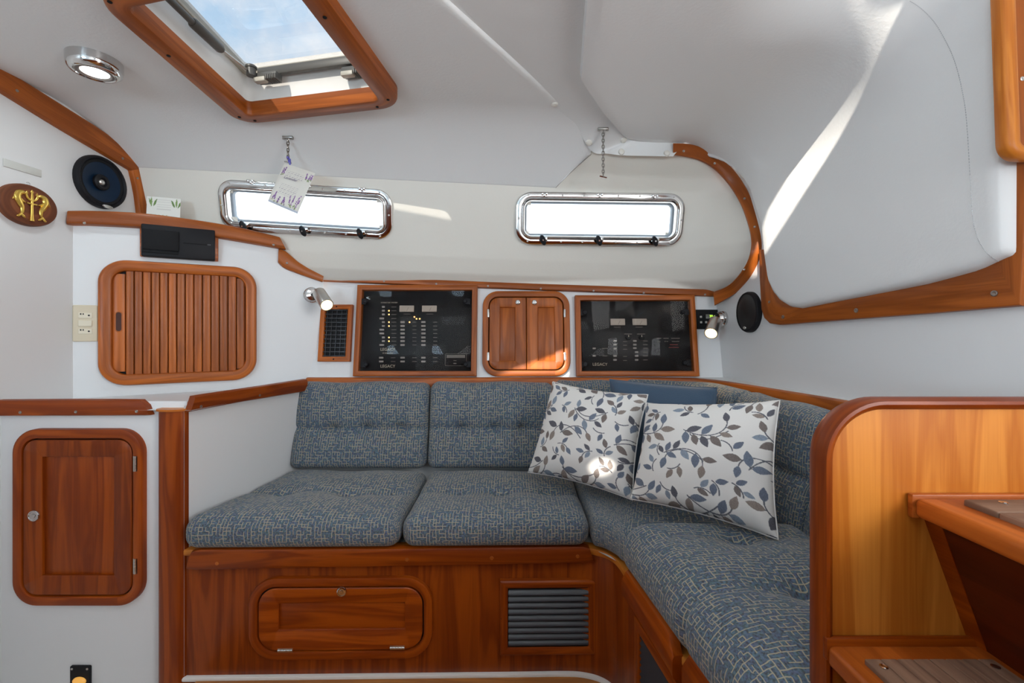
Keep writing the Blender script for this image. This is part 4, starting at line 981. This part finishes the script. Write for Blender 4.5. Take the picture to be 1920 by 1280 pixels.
# ================================================================== SETTEE BASE
ZS = .352
pl = [(-.905, 1.245), (-.4, 1.2525), (0, 1.2585), (.15, 1.261), (.205, 1.255), (.245, 1.238), (.270, 1.21), (.281, 1.17), (.288, 1.10), (.310, .90), (.335, .68), (.35, .55)]
pl = [(p[0], p[1], 0) for p in pl]
sp_ = smooth_path(pl, 90); on_ = []
for i, p in enumerate(sp_):
    tt = sp_[min(i+1, 89)]-sp_[max(i-1, 0)]; on_.append(tuple(Vector((tt.y, -tt.x, 0)).normalized()))
base = thing('settee', (-.3, 1.26, 0), 'red cherry wood settee base curving round into the right return', 'settee')
V_, F_, U_ = band([(p.x-o_[0]*.02, p.y-o_[1]*.02, ZS-.02) for p, o_ in zip(sp_, on_)], [(p.x-o_[0]*.02, p.y-o_[1]*.02, -.004) for p, o_ in zip(sp_, on_)], on_, .02, .01)
mk('front_panel', (V_, F_, [[(c[1], c[0]) for c in f] for f in U_]), WOODR, base)
mk('seat_edge', band([(p.x-o_[0]*.03, p.y-o_[1]*.03, ZS-.008) for p, o_ in zip(sp_, on_)], [(p.x-o_[0]*.03, p.y-o_[1]*.03, ZS-.026) for p, o_ in zip(sp_, on_)], on_, .036, .2), WOODL, base)
mk('kick_strip', band([(p.x-o_[0]*.005, p.y-o_[1]*.005, -.003) for p, o_ in zip(sp_, on_)], [(p.x-o_[0]*.005, p.y-o_[1]*.005, -.016) for p, o_ in zip(sp_, on_)], on_, .014, .3), GEL, base)
mk('seat_board', ([(-.9, 1.26, ZS-.012), (.21, 1.27, ZS-.012), (.30, 1.15, ZS-.012), (.36, .6, ZS-.012), (.9, .6, ZS-.012), (.85, 1.8, ZS-.012), (-.8, 1.8, ZS-.012)], [list(range(7))], None), LAM, base)
tp = [(368, 1027), (384, 1022), (740, 1021), (1090, 1017), (1103, 1021)]; bt = [(358, 1061), (374, 1063), (740, 1056), (1100, 1050), (1112, 1049)]
fid = mk('fiddle_rail', band([WSF.hit(*q, .002) for q in tp], [WSF.hit(*q, .002) for q in bt], tuple(WSF.c), .022), WOODR, base)
for q in ((407, 1056), (763, 1049), (922, 1046), (1083, 1043)): screw(fid, WSF.hit(*q, .0245), WSF.c, .0052, WOOD, 'wood_plug')
# fiddle rails of the return
def ret(y, z, c=0):   # point on the return front
    k = min(range(len(sp_)), key=lambda i: abs(sp_[i].y-y)+(10 if sp_[i].x < .25 else 0)); p, o_ = sp_[k], Vector(on_[k]); return Vector((p.x+(y-p.y)*-.12, y, z))+o_*c
for ya, yb, zt in ((1.10, .835, .375), (.80, .56, .39)):
    ys_ = [ya, ya-.02]+[ya-.02+(yb+.02-ya+.02)*k/8 for k in range(1, 8)]+[yb+.02, yb]
    topz = [zt-.03, zt]+[zt]*7+[zt, zt-.03]
    mk('fiddle_rail', band([ret(y, z, .004) for y, z in zip(ys_, topz)], [ret(y, .30, .004) for y in ys_], [tuple(Vector((-1, -.1, 0)))]*len(ys_), .02), WOODR, base)
# drop-front locker in the settee
x0, x1, y0, y1 = rect(470, 1079, 812, 1231, WSF)
t = thing('settee_locker', WSF.P((x0+x1)/2, y0), 'low drop-front wooden locker door in the settee front', 'locker')
mk('frame', ring(x0, x1, y0, y1, .075, .024, .013, .004, 12), WOODR, t, WSF.T)
mk('gap', plate(x0+.02, x1-.02, y0+.02, y1-.02, .055, .001, .003, .0005), DARKHOLE, t, WSF.T)
p = rect(524, 1123, 763, 1176, WSF)
d = panel_door(t, WSF, x0+.0272, x1-.0272, y0+.0272, y1-.0272, [.048]*4, p[0], p[1], p[2], p[3], WOODR, .002, .011, 0)
a, b = WSF.px(641, 1108, .013); mk('knob', move(knobsh(.0135), (a, b, .013)), CHROME, d, WSF.T)
for q in ((535, 1218.5), (745, 1213.5)):
    a, b = WSF.px(*q, .013); hinge(d, WSF, a, b, .0145, False, .040, .005)
# louvred vent
x0, x1, y0, y1 = rect(937, 1083, 1118, 1223, WSF)
t = thing('louvre_vent', WSF.P((x0+x1)/2, y0), 'square wood framed vent with black horizontal louvres in the settee front', 'vent')
mk('frame', loft(ringprof(x0, x1, y0, y1, .0015, [(0, 0), (0, .008), (.003, .013), (.008, .015), (.018, .012), (.022, .010), (.023, .002)], 2)), WOODR, t, WSF.T)
mk('backing', box(x0+.015, x1-.015, y0+.015, y1-.015, .0, .0015, .0003), DARKHOLE, t, WSF.T)
mk('inner_frame', ring(x0+.021, x1-.021, y0+.021, y1-.021, .001, .004, .008, .001, 2), BLACK, t, WSF.T)
n = 9; hgt = (y1-y0-.052)/n
for i in range(n):
    yc = y0+.026+hgt*(i+.5)
    mk('louvre', loft([[(x, yc+hgt*.32, .002), (x, yc+hgt*.36, .003), (x, yc+hgt*.05, .0105), (x, yc-hgt*.34, .013), (x, yc-hgt*.42, .0115), (x, yc-hgt*.34, .009), (x, yc+hgt*.0, .007)] for x in (x0+.024, x1-.024)], True, True, True), SLATM, t, WSF.T)
for s in (x0+.006, x1-.006): screw(t, WSF.P(s, (y0+y1)/2, .0125), WSF.c, .003, BLACKM)
# vent on the return
RF = Fr(ret(1.06, 0, .001), (.125, -1, 0), UP)
t = thing('return_vent', RF.P(.17, .03), 'dark wood framed louvred vent in the settee return', 'vent')
mk('frame', ring(.01, .34, .03, .285, .002, .026, .012, .003, 2), WOODR, t, RF.T)
mk('backing', box(.03, .32, .05, .265, 0, .002, .0003), DARKHOLE, t, RF.T)
for i in range(15):
    y = .062+i*.0138; mk('louvre', loft([[(x, y+.005, .001), (x, y+.0055, .002), (x, y-.004, .009), (x, y-.0052, .007)] for x in (.034, .316)], True, True, True), SLATM, t, RF.T)

# ================================================================== CUSHIONS
def bil(q, s, t_): 
    a, b, c, d = q; return ((a[0]*(1-s)+b[0]*s)*(1-t_)+(d[0]*(1-s)+c[0]*s)*t_, (a[1]*(1-s)+b[1]*s)*(1-t_)+(d[1]*(1-s)+c[1]*s)*t_)
def seat(name, q, z0, z1, label, tufts=(), crease=None, r=.035, bul=.014, n=(44, 34), noise=1, crease_d=.008, vertical_crease=None):
    wd = (math.dist(q[0], q[1])+math.dist(q[3], q[2]))/2; dp = (math.dist(q[0], q[3])+math.dist(q[1], q[2]))/2; h_ = z1-z0
    V, F, U = roundbox(wd, dp, h_, min(r, h_*.48), 5, (n[0], n[1], 3), 0)
    out = []
    for v in V:
        s, t_ = v[0]/wd+.5, v[1]/dp+.5; x, y = bil(q, s, t_); z = v[2]
        f = max(0, min(1, (z+h_/2)/h_)); top = max(0, (f-.5)*2)
        bl = bul*(1-abs(2*s-1)**3)*(1-abs(2*t_-1)**3)
        dz = bl*top
        for (ts, tt) in tufts:
            d2 = ((s-ts)*wd)**2+((t_-tt)*dp)**2; dz -= top*(.022*math.exp(-d2/(2*.016**2))+.012*math.exp(-d2/(2*.05**2)))
        if crease is not None:
            axis, pos = crease; u_ = (t_-pos)*dp if axis == 't' else (s-pos)*wd
            dz -= top*(crease_d*math.exp(-u_*u_/(2*.007**2))+crease_d*.9*math.exp(-u_*u_/(2*.035**2)))
        dz += noise*.0022*top*(math.sin(s*9+t_*5+x*7)+math.sin(t_*13-s*4+1.3))
        # side bulge
        out.append((x, y, z0+h_/2+z+dz))
    o = mk(name, (out, F, U), FABRIC, None, smooth=75)
    tag(o, label, 'cushion', 'settee cushions'); return o
ZT_, Z0_ = .438, ZS+.001
seat('seat_cushion', [(-.884, 1.205), (-.302, 1.214), (-.304, 1.655), (-.806, 1.655)], Z0_, ZT_, 'leftmost settee seat cushion beside the white end panel', ((.25, .50), (.62, .47), (.85, .5)), ('t', .50))
seat('seat_cushion', [(-.298, 1.214), (.211, 1.222), (.213, 1.655), (-.300, 1.655)], Z0_, ZT_, 'middle settee seat cushion above the louvred vent, worn and stained', ((.24, .50), (.52, .47), (.82, .5)), ('t', .50))
seat('seat_cushion', [(.217, 1.215), (.285, 1.125), (.69, 1.13), (.69, 1.67)], Z0_, ZT_-.004, 'corner settee seat cushion under the two leaf-print pillows', (), None, n=(30, 30), bul=.008) if False else None
# corner seat: five-sided plan handled as a quad with the clipped corner at the front
def corner_plan(s, t_):
    # s 0..1 from left edge to right, t 0..1 front to back
    front = smooth_path([(.217, 1.222, 0), (.245, 1.205, 0), (.268, 1.165, 0), (.285, 1.128, 0), (.38, 1.124, 0), (.54, 1.124, 0), (.70, 1.124, 0)], 60)
    k = s*59; i = min(int(k), 58); p = front[i].lerp(front[i+1], k-i); bk = Vector((.217+(.70-.217)*s, 1.66, 0))
    return p.lerp(bk, t_)
def corner_seat():
    wd, dp, h_ = .49, .50, ZT_-Z0_-.002; V, F, U = roundbox(wd, dp, h_, .035, 5, (40, 34, 3), 0); out = []
    for v in V:
        s, t_ = max(0, min(1, v[0]/wd+.5)), max(0, min(1, v[1]/dp+.5)); p = corner_plan(s, t_); top = max(0, (v[2]/h_)*2)
        out.append((p.x, p.y, Z0_+h_/2+v[2]+top*(.008*(1-abs(2*s-1)**3)*(1-abs(2*t_-1)**3)+.002*math.sin(s*8+t_*6))))
    o = mk('seat_cushion', (out, F, U), FABRIC, None, smooth=75); tag(o, 'corner settee seat cushion mostly under the two leaf-print pillows', 'cushion', 'settee cushions')
corner_seat()
def return_seat():
    wd, dp, h_ = .385, .55, .122; V, F, U = roundbox(wd, dp, h_, .045, 6, (36, 48, 3), 1); out = []
    for v in V:
        s, t_ = v[0]/wd+.5, v[1]/dp+.5            # t 0 near camera, 1 far
        y = .575+(1.118-.575)*t_; xl = .272+(1.118-y)*.115; x = xl+(.70-xl)*s; top = max(0, v[2]/h_*2); f = v[2]/h_+.5
        dz = top*.022*(1-abs(2*s-1)**3)*(1-abs(2*t_-1)**4)
        for ts, tt in ((.52, .80), (.55, .42)):
            d2 = ((s-ts)*wd)**2+((t_-tt)*dp)**2; dz -= top*(.024*math.exp(-d2/(2*.016**2))+.014*math.exp(-d2/(2*.05**2)))
        for tt, am in ((.80, .006), (.42, .010)):
            dz -= top*am*math.exp(-((t_-tt)*dp)**2/(2*.016**2))*(1 if s > .3 else .35)
        # stitched seam down the side
        k = math.exp(-((y-.80)**2)/(2*.006**2))*(1-top*.7); x += .012*k*max(0, 1-s*6); z = Z0_+h_/2+v[2]+dz+.002*math.sin(y*30)*top
        x -= .012*math.sin(math.pi*f)*max(0, 1-s*4)
        out.append((x, y, z))
    o = mk('seat_cushion', (out, F, U), FABRIC, None, smooth=75); tag(o, 'puffy seat cushion of the settee return beside the wooden partition', 'cushion', 'settee cushions')
return_seat()
def backc(bot, top, z0, z1, th, label, tufts=(), r=.03, n=(40, 26), bul=.010, crease=.46):
    B, T = [V3(p) for p in bot], [V3(p) for p in top]; ns = 60
    if len(B) > 2: B, T = smooth_path(B, ns), smooth_path(T, ns)
    else: B = [B[0].lerp(B[1], i/(ns-1)) for i in range(ns)]; T = [T[0].lerp(T[1], i/(ns-1)) for i in range(ns)]
    wd = sum((B[i+1]-B[i]).length for i in range(ns-1)); hh_ = z1-z0
    V, F, U = roundbox(wd, hh_, th, min(r, th*.49), 5, (n[0], n[1], 2), 0); out = []
    for v in V:
        s = max(0, min(1, v[0]/wd+.5)); t_ = v[1]/hh_+.5; k = s*(ns-1); i = min(int(k), ns-2); f = k-i
        b_ = B[i].lerp(B[i+1], f); t2 = T[i].lerp(T[i+1], f); p = b_.lerp(t2, t_); tg = (B[min(i+1, ns-1)]-B[max(i-1, 0)]).normalized(); o_ = Vector((tg.y, -tg.x, 0)).normalized()
        fr_ = max(0, v[2]/th*2); dz = bul*fr_*(1-abs(2*s-1)**4)*(1-abs(2*t_-1)**4)
        if crease: 
            u_ = (t_-crease)*hh_; dz -= fr_*(.010*math.exp(-u_*u_/(2*.006**2))+.010*math.exp(-u_*u_/(2*.028**2)))
        for ts in tufts:
            d2 = ((s-ts)*wd)**2+((t_-crease)*hh_)**2; dz -= fr_*(.020*math.exp(-d2/(2*.011**2))+.010*math.exp(-d2/(2*.03**2)))
        q = p+o_*(v[2]-th/2+dz); out.append((q.x, q.y, z0+t_*hh_+.0025*math.sin(s*11+1)*t_))
    o = mk('back_cushion', (out, F, U), FABRIC, None, smooth=75); tag(o, label, 'cushion', 'settee cushions'); return o
ZB0, ZB1 = .440, .742
backc([(-.808, 1.630, 0), (-.312, 1.630, 0)], [(-.815, 1.712, 0), (-.314, 1.712, 0)], ZB0, ZB1, .09, 'leftmost settee back cushion with a tufted line of dimples', (.30, .55, .80))
backc([(-.308, 1.632, 0), (.158, 1.632, 0)], [(-.310, 1.714, 0), (.158, 1.714, 0)], ZB0, ZB1, .09, 'second settee back cushion from the left, half behind a leaf-print pillow', (.26, .52, .75))
backc([(.162, 1.640, 0), (.42, 1.640, 0)], [(.162, 1.720, 0), (.43, 1.720, 0)], ZB0, ZB1+.006, .085, 'narrow settee back cushion mostly hidden behind the pillows', ())
backc([(.425, 1.640, 0), (.52, 1.63, 0), (.59, 1.58, 0), (.63, 1.50, 0), (.642, 1.43, 0)], [(.435, 1.722, 0), (.56, 1.715, 0), (.65, 1.66, 0), (.69, 1.56, 0), (.706, 1.44, 0)], ZB0, ZB1+.008, .085, 'curved corner settee back cushion behind the blue pillow', (), n=(50, 26))
backc([(.645, 1.425, 0), (.66, 1.25, 0), (.675, 1.08, 0)], [(.708, 1.435, 0), (.718, 1.25, 0), (.73, 1.08, 0)], ZB0, ZB1+.004, .085, 'settee back cushion right of the leaf-print pillows', ())
backc([(.675, 1.075, 0), (.685, .88, 0), (.70, .62, 0)], [(.73, 1.075, 0), (.742, .88, 0), (.76, .62, 0)], ZB0, ZB1-.004, .10, 'end settee back cushion next to the wooden partition', ())

# ================================================================== PILLOWS
def leafprint(N, seed):
    rg = random.Random(seed); u, v = np.meshgrid(np.linspace(0, 1, N), np.linspace(0, 1, N), indexing='ij'); C = np.zeros((N, N, 3)); C[:] = srgb(228, 225, 220)
    cols = [srgb(104, 112, 128), srgb(110, 120, 136), srgb(134, 146, 160), srgb(92, 92, 100), srgb(142, 130, 122), srgb(120, 110, 106)]; stem = srgb(98, 100, 108)
    tex = np.random.RandomState(seed).rand(N, N)
    def box_(cx, cy, r):
        i0, i1 = max(0, int((cx-r)*N)), min(N, int((cx+r)*N)+2); j0, j1 = max(0, int((cy-r)*N)), min(N, int((cy+r)*N)+2); return slice(i0, i1), slice(j0, j1)
    M_ = np.zeros((N, N), bool); LM = np.zeros((N, N), bool)
    def leaf(x, y, ang, L_, c):
        sl = box_(x, y, L_*1.1); uu_, vv_ = u[sl]-x, v[sl]-y
        p = (uu_*math.cos(ang)+vv_*math.sin(ang))/L_; q = (-uu_*math.sin(ang)+vv_*math.cos(ang))/L_; pc = np.clip(p, 0, 1)
        w_ = .25*np.sin(np.pi*pc**.85)**.9; m_ = (p > 0) & (p < 1) & (np.abs(q) < w_)
        wide = (p > .1) & (p < 1.15) & (np.abs(q) < w_+.12)
        if m_.sum() == 0 or LM[sl][wide].any(): return False
        LM[sl][m_] = True
        if (M_[sl] & m_).sum() > .16*m_.sum(): LM[sl][m_] = False; return False
        sub = C[sl]; k = (.75+.5*tex[sl])[..., None]; sub[m_] = (np.array(c)*k)[m_]; return True
    def stroke(pts, wd):
        for x, y in pts:
            sl = box_(x, y, wd*2); m_ = (u[sl]-x)**2+(v[sl]-y)**2 < wd*wd; C[sl][m_] = stem; M_[sl][m_] = True
    sprigs = []
    for gy in range(-1, 6):
        for gx in range(-1, 6):
            x = (gx+(.5 if gy % 2 else 0)+rg.uniform(-.14, .14))/3.5; y = (gy+rg.uniform(-.14, .14))/3.5
            side = 1 if (gx+gy) % 2 else -1; a = (math.pi*.5 if gy % 2 else -math.pi*.5)+side*rg.uniform(.6, 1.1); L_ = rg.uniform(.32, .42); n_ = 100; pts = []; marks = []; px_, py_ = x, y
            for k in range(n_):
                px_ += math.cos(a)*L_/n_; py_ += math.sin(a)*L_/n_; a += side*(1.6+7.5*(k/n_)**1.5)*L_/n_*1.25; pts.append((px_, py_))
                if k in (4, 20, 36, 52, 68, 84): marks.append((px_, py_, a, k))
            sprigs.append((pts, marks, a))
    for pts, marks, a in sprigs: stroke(pts, .0045)
    for pts, marks, a in sprigs:
        leaf(pts[-1][0], pts[-1][1], a, rg.uniform(.09, .115), rg.choice(cols))
        for i, (mx_, my_, ma, k) in enumerate(marks):
            for sd_ in ((1, -1) if i % 2 else (-1, 1)):
                la = ma+sd_*rg.uniform(.75, 1.1); st = .010; Lf = rg.uniform(.09, .125)
                if leaf(mx_+st*math.cos(la), my_+st*math.sin(la), la, Lf, rg.choice(cols)): stroke([(mx_+st*f*math.cos(la), my_+st*f*math.sin(la)) for f in (0, .4, .8, 1.2)], .0032)
    for _ in range(1600):
        x, y = rg.random(), rg.random(); sl = box_(x, y, .058)
        if (M_[sl] | LM[sl]).any(): continue
        a = rg.uniform(0, 6.28); cur = rg.choice([-1, 1])*11; pts = []; marks = []; x -= .05*math.cos(a); y -= .05*math.sin(a)
        for k in range(50):
            x += math.cos(a)*.0024; y += math.sin(a)*.0024; a += cur*.0024; pts.append((x, y))
            if k in (6, 18, 30, 42): marks.append((x, y, a))
        stroke(pts, .0045); leaf(x, y, a, rg.uniform(.08, .1), rg.choice(cols))
        for mx_, my_, ma in marks:
            for sd_ in (1, -1):
                la = ma+sd_*rg.uniform(.75, 1.1); leaf(mx_+.01*math.cos(la), my_+.01*math.sin(la), la, rg.uniform(.075, .1), rg.choice(cols))
    return C
def pillow(name, cs, T_, m, label, N=40, prnt=None, floppy=.05, seed=1):
    cs = [V3(c) for c in cs]                       # TL, TR, BR, BL
    cen = sum(cs, Vector())/4; nrm = (cs[3]-cs[0]).cross(cs[1]-cs[0]).normalized()
    if nrm.dot(CAMPOS-cen) < 0: nrm = -nrm
    def face(N, sgn):
        P = []
        for i in range(N):
            row = []
            for j in range(N):
                u, v = i/(N-1), j/(N-1); U_, V_ = 2*u-1, 2*v-1
                # edges drawn in towards the middle, corners stay out
                uu_ = .5+.5*U_*(1-floppy*(1-V_*V_)); vv_ = .5+.5*V_*(1-floppy*(1-U_*U_))
                p = cs[0]*(1-uu_)*(1-vv_)+cs[1]*uu_*(1-vv_)+cs[2]*uu_*vv_+cs[3]*(1-uu_)*vv_
                h_ = T_*((1-U_*U_)*(1-V_*V_))**.42
                wr = .0035*math.sin(7*u+9*v+seed)*math.sin(5*v-3*u+2*seed)*min(1, h_/T_*1.5)+.0022*math.sin(26*(u-v)+seed)*max(0, abs(U_*V_)-.25)
                sag = .012*(1-abs(V_))*max(0, 1-h_/T_)*0
                row.append(p+nrm*(sgn*h_+wr))
            P.append(row)
        return P
    t = thing(name, min(cs, key=lambda c: c.z), label, 'pillow')
    o = mk('printed_cover' if prnt is not None else 'cover', gridsh(face(N, 1)), m, t, smooth=89)
    if prnt is not None: setprint(o, prnt.reshape(-1, 3))
    mk('back_cover', gridsh(face(30, -.75)), m if prnt is None else mat('white_cotton', srgb(228, 225, 220), .85), t, smooth=89)
    e = face(30, 0); ed = [r[0] for r in e]+e[-1][1:]+[r[-1] for r in reversed(e[:-1])]+list(reversed(e[0][:-1]))
    mk('piping', tube(ed, .0022, 6, False), BLUE if prnt is None else mat('white_cotton'), t)
NP = 300
pillow('throw_pillow', [W(1143, 711, 1.60), W(1344, 727, 1.46), W(1338, 905, 1.345), W(1172, 905, 1.47)], .055, BLUE, 'plain dark blue pillow behind the two leaf-print pillows', 40, None, .03, 3)
pillow('throw_pillow', [W(1037, 716, 1.555), W(1215, 740, 1.37), W(1186, 937, 1.265), W(991, 885, 1.475)], .072, PRINT, 'smaller-looking white leaf-print pillow leaning against the left back cushions', NP, leafprint(NP, 11), .07, 1)
pillow('throw_pillow', [W(1212, 756, 1.30), W(1462, 751, 1.10), W(1459, 1011, .985), W(1183, 935, 1.205)], .076, PRINT, 'white leaf-print pillow nearest the wooden partition', NP, leafprint(NP, 29), .07, 2)

# ================================================================== PARTITION, STEPS, HANDHOLD
PY = .58; PF = Fr((0, PY, 0), (1, 0, 0), UP)
xl, yt = (1513-960)/F0*(PY+.027), PF.px(1700, 747)[1]; xr_ = 1.02
t = thing('partition', ((xl+xr_)/2, PY, 0), 'pale cherry wood partition with rounded darker edge moulding by the steps', 'partition')
V_, F_, U_ = plate(xl+.012, xr_, .0, yt-.008, .07, -.022, 0, .001); mk('panel', (V_, F_, boxuv(V_, F_, 1)), WOODL, t, PF.T)
R_ = .078; pth = [(xl, 0)]+[(xl, (yt-R_)*k/6) for k in range(1, 6)]+[(xl+R_-R_*math.cos(math.pi/2*k/14), yt-R_+R_*math.sin(math.pi/2*k/14)) for k in range(15)]+[(xl+R_+(xr_-xl-R_)*k/8, yt) for k in range(1, 9)]
loops = []
for i, (a, b) in enumerate(pth):
    q0, q1 = pth[max(i-1, 0)], pth[min(i+1, len(pth)-1)]; tx, ty = q1[0]-q0[0], q1[1]-q0[1]; l_ = math.hypot(tx, ty); nx_, ny_ = ty/l_, -tx/l_   # inward
    vis = .013
    prof = [(vis, .0), (vis, .003), (vis*.85, .0055), (vis*.5, .008), (vis*.2, .007), (.002, .002), (0, -.006), (0, -.018), (.003, -.026), (.008, -.029), (vis, -.029)]
    loops.append([(a+nx_*o_, b+ny_*o_, c) for o_, c in prof])
V_, F_, U_ = loft(loops, True, True, True)
# grain along the moulding
U_ = [[(c[1], c[0]) for c in f] for f in U_]
mk('edge_moulding', (V_, F_, U_), WOODR, t, PF.T)
# upper step
zt1 = PF.px(1750, 928)[1]; xu = PF.px(1702, 930)[0]
t = thing('upper_step', (xu+.2, .45, zt1-.02), 'upper companionway step with brown non-slip tread', 'step')
mk('tread', box(xu, .975, .24, PY-.008, zt1-.024, zt1, .007, g=1, k=3), WOODT, t)
mk('back_edge', box(xu-.002, .975, PY-.009, PY-.001, zt1-.026, zt1+.004, .002), WOODT, t)
xi = .543
for k in range(5): mk('grip_slat', box(xi, .97, PY-.032-.040*(k+1)+.0006, PY-.032-.040*k, zt1-.002, zt1+.007, .0025, g=0, k=2), GRIP, t)
screw(t, (xi+.035, PY-.045, zt1+.0072), (0, 0, 1), .0045, CHROME)
# leaning side panel under it
zl = PF.px(1700, 1205)[1]; xa, xb = PF.px(1733, 960)[0], PF.px(1822, 1207)[0]
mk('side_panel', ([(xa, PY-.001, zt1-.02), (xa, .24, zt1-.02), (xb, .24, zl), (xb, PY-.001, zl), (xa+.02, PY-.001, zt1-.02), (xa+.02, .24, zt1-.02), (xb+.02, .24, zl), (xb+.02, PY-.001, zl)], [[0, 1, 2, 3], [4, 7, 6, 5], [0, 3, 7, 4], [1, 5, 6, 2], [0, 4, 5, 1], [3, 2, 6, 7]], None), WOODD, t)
mk('corner_batten', ([(xa-.001, PY-.020, zt1-.02), (xa+.018, PY-.020, zt1-.02), (xb+.018, PY-.020, zl), (xb-.001, PY-.020, zl), (xa-.004, PY, zt1-.02), (xa+.018, PY, zt1-.02), (xb+.018, PY, zl), (xb-.004, PY, zl)], [[0, 1, 2, 3], [4, 7, 6, 5], [0, 3, 7, 4], [1, 5, 6, 2], [0, 4, 5, 1], [3, 2, 6, 7]], None), WOODR, t)
# lower step
xs_ = PF.px(1543, 1212)[0]; zs_ = zl+.003
t = thing('lower_step', (xs_+.15, .45, 0), 'lower companionway step with striped brown grip tread', 'step')
mk('tread', box(xs_, xb+.03, .24, PY-.006, zs_-.026, zs_, .007, g=1, k=3), WOODT, t)
mk('back_edge', box(xs_-.002, xb+.012, PY-.010, PY-.001, zs_-.02, zs_+.009, .003), WOODR, t)
xi = .418; xe = xb-.015
for k in range(8):
    a0 = xi+(xe-xi)*k/8; mk('grip_slat', box(a0, a0+(xe-xi)/8-.0008, .26, PY-.040, zs_-.002, zs_+.006, .0015, g=1, k=2), GRIP, t)
for x in (xi+.012, xe-.012): screw(t, (x, PY-.054, zs_+.0063), (0, 0, 1), .0045, CHROME)
mk('riser', box(xs_+.02, xb+.03, .26, PY-.006, 0, zs_-.024, .002, g=2), WOODR, t)
# handhold
HD = .80; HF = Fr((0, HD, 0), (1, 0, 0), UP)
x0, y0 = HF.px(1880, 296); x0 = (1872-960)/F0*(HD+.02); x1, y1 = x0+.16, HF.px(1868, -70)[1]
t = thing('handhold', HF.P(x0, y0), 'thick rounded wooden handhold at the companionway edge', 'handhold')
mk('grab_rail', xf(loft(ringprof(x0, x1, y0, y1, .032, [(.010, -.030), (.003, -.027), (0, -.021), (0, -.009), (.003, -.003), (.009, .0), (.016, .0), (.022, -.003), (.025, -.010), (.026, -.026)], 8)), lambda v: (v[0]-(v[1]-y0)*.035, v[1], v[2])), WOODL, t, HF.T)
mk('backing_board', box(x0+.024, x1-.01, y0+.024, y1-.02, -.030, -.018, .003, g=1), WOOD, t, HF.T)
a, b = HF.px(1916, 148, -.018); screw(t, HF.P(a, b, -.0175), HF.c, .004, STEEL)
# ================================================================== DECK ABOVE, with openings added and shaped to land the sun patches
def holed(outer, holes, z, th):
    polys = [[Vector((x, y, 0)) for x, y in outer]]+[[Vector((x, y, 0)) for x, y in h] for h in holes]
    tris = tessellate_polygon(polys); pts = [p for q in polys for p in q]; n = len(pts)
    V = [(p.x, p.y, z) for p in pts]+[(p.x, p.y, z+th) for p in pts]
    return V, [list(t) for t in tris]+[[i+n for i in t] for t in tris], None
def back(p, z):
    k = (z-p.z)/(-SUN.z); q = p-SUN*k; return (q.x, q.y)
def hull(pts):
    pts = sorted(set((round(a, 4), round(b, 4)) for a, b in pts))
    def half(ps):
        h = []
        for p in ps:
            while len(h) > 1 and (h[-1][0]-h[-2][0])*(p[1]-h[-2][1])-(h[-1][1]-h[-2][1])*(p[0]-h[-2][0]) <= 0: h.pop()
            h.append(p)
        return h
    a, b = half(pts), half(pts[::-1]); return a[:-1]+b[:-1]
ZR1, ZR2 = 1.675, 1.90
spot = [back(W(1135+26*math.cos(a), 893+20*math.sin(a), 1.37), ZR1) for a in [2*math.pi*i/12 for i in range(12)]]  # added hole, traced back from the sun spot on the pillow
door = [back(WB.hit(*q, .01), ZR1) for q in ((1000, 703), (1032, 668), (1064, 655), (1064, 712), (905, 716), (930, 708))]  # added hole, traced back from the sun patch on the locker doors
struct('ceiling_near', holed([(-1.78, -1.53), (.14, -1.53), (.14, .74), (-1.78, .74)], [hull(spot), hull(door)], ZR1, .02), LAM, 'white coachroof over the camera', 'ceiling', smooth=0)
struct('ceiling_near_aft', box(.13, 1.4, -1.53, -.3, ZR1, ZR1+.02), LAM, 'white coachroof aft of the camera', 'ceiling')
def onpad(px, py):
    if px < 1433: return WR.hit(px, py, .02)
    h = cast(BV_AFT, px, py)[0]; return h if h is not None else WR.hit(px, py, .03)
slitA = [(1623, 163), (1596, 218), (1549, 296), (1512, 356), (1461, 430), (1434, 480), (1420, 505), (1406, 500), (1441, 392), (1502, 318), (1588, 214)]
slit = [back(onpad(*q), ZR2) for q in slitA]  # added opening, traced back from the sun streak on the aft pad
blob = [back(onpad(*q), ZR2) for q in ((1560, 45), (1575, 85), (1615, 112), (1640, 100), (1662, 55), (1695, 8))]
struct('ceiling_companionway', holed([(.1, -.4), (1.4, -.4), (1.4, .95), (.1, .95)], [hull(slit+blob)], ZR2, .002), LAM, 'white sliding companionway cover above the steps', 'ceiling', smooth=0)
struct('wall_companionway', join(box(.10, .14, -.42, .95, 1.66, 1.9), box(.14, 1.4, .872, .90, 1.72, 1.9), box(.14, 1.4, -.42, -.38, 1.66, 1.9), box(1.37, 1.4, -.4, .95, 1.2, 1.9)), LAM, 'white companionway coaming above the steps', 'wall')
struct('deck', join(box(-.26, 1.2, 1.79, 1.81, 1.60, 1.83), box(-.26, 1.2, .90, 1.95, 1.80, 1.83), box(-.26, .14, .72, .92, 1.80, 1.83)), GEL, 'white deck over the padded overhead', 'deck')
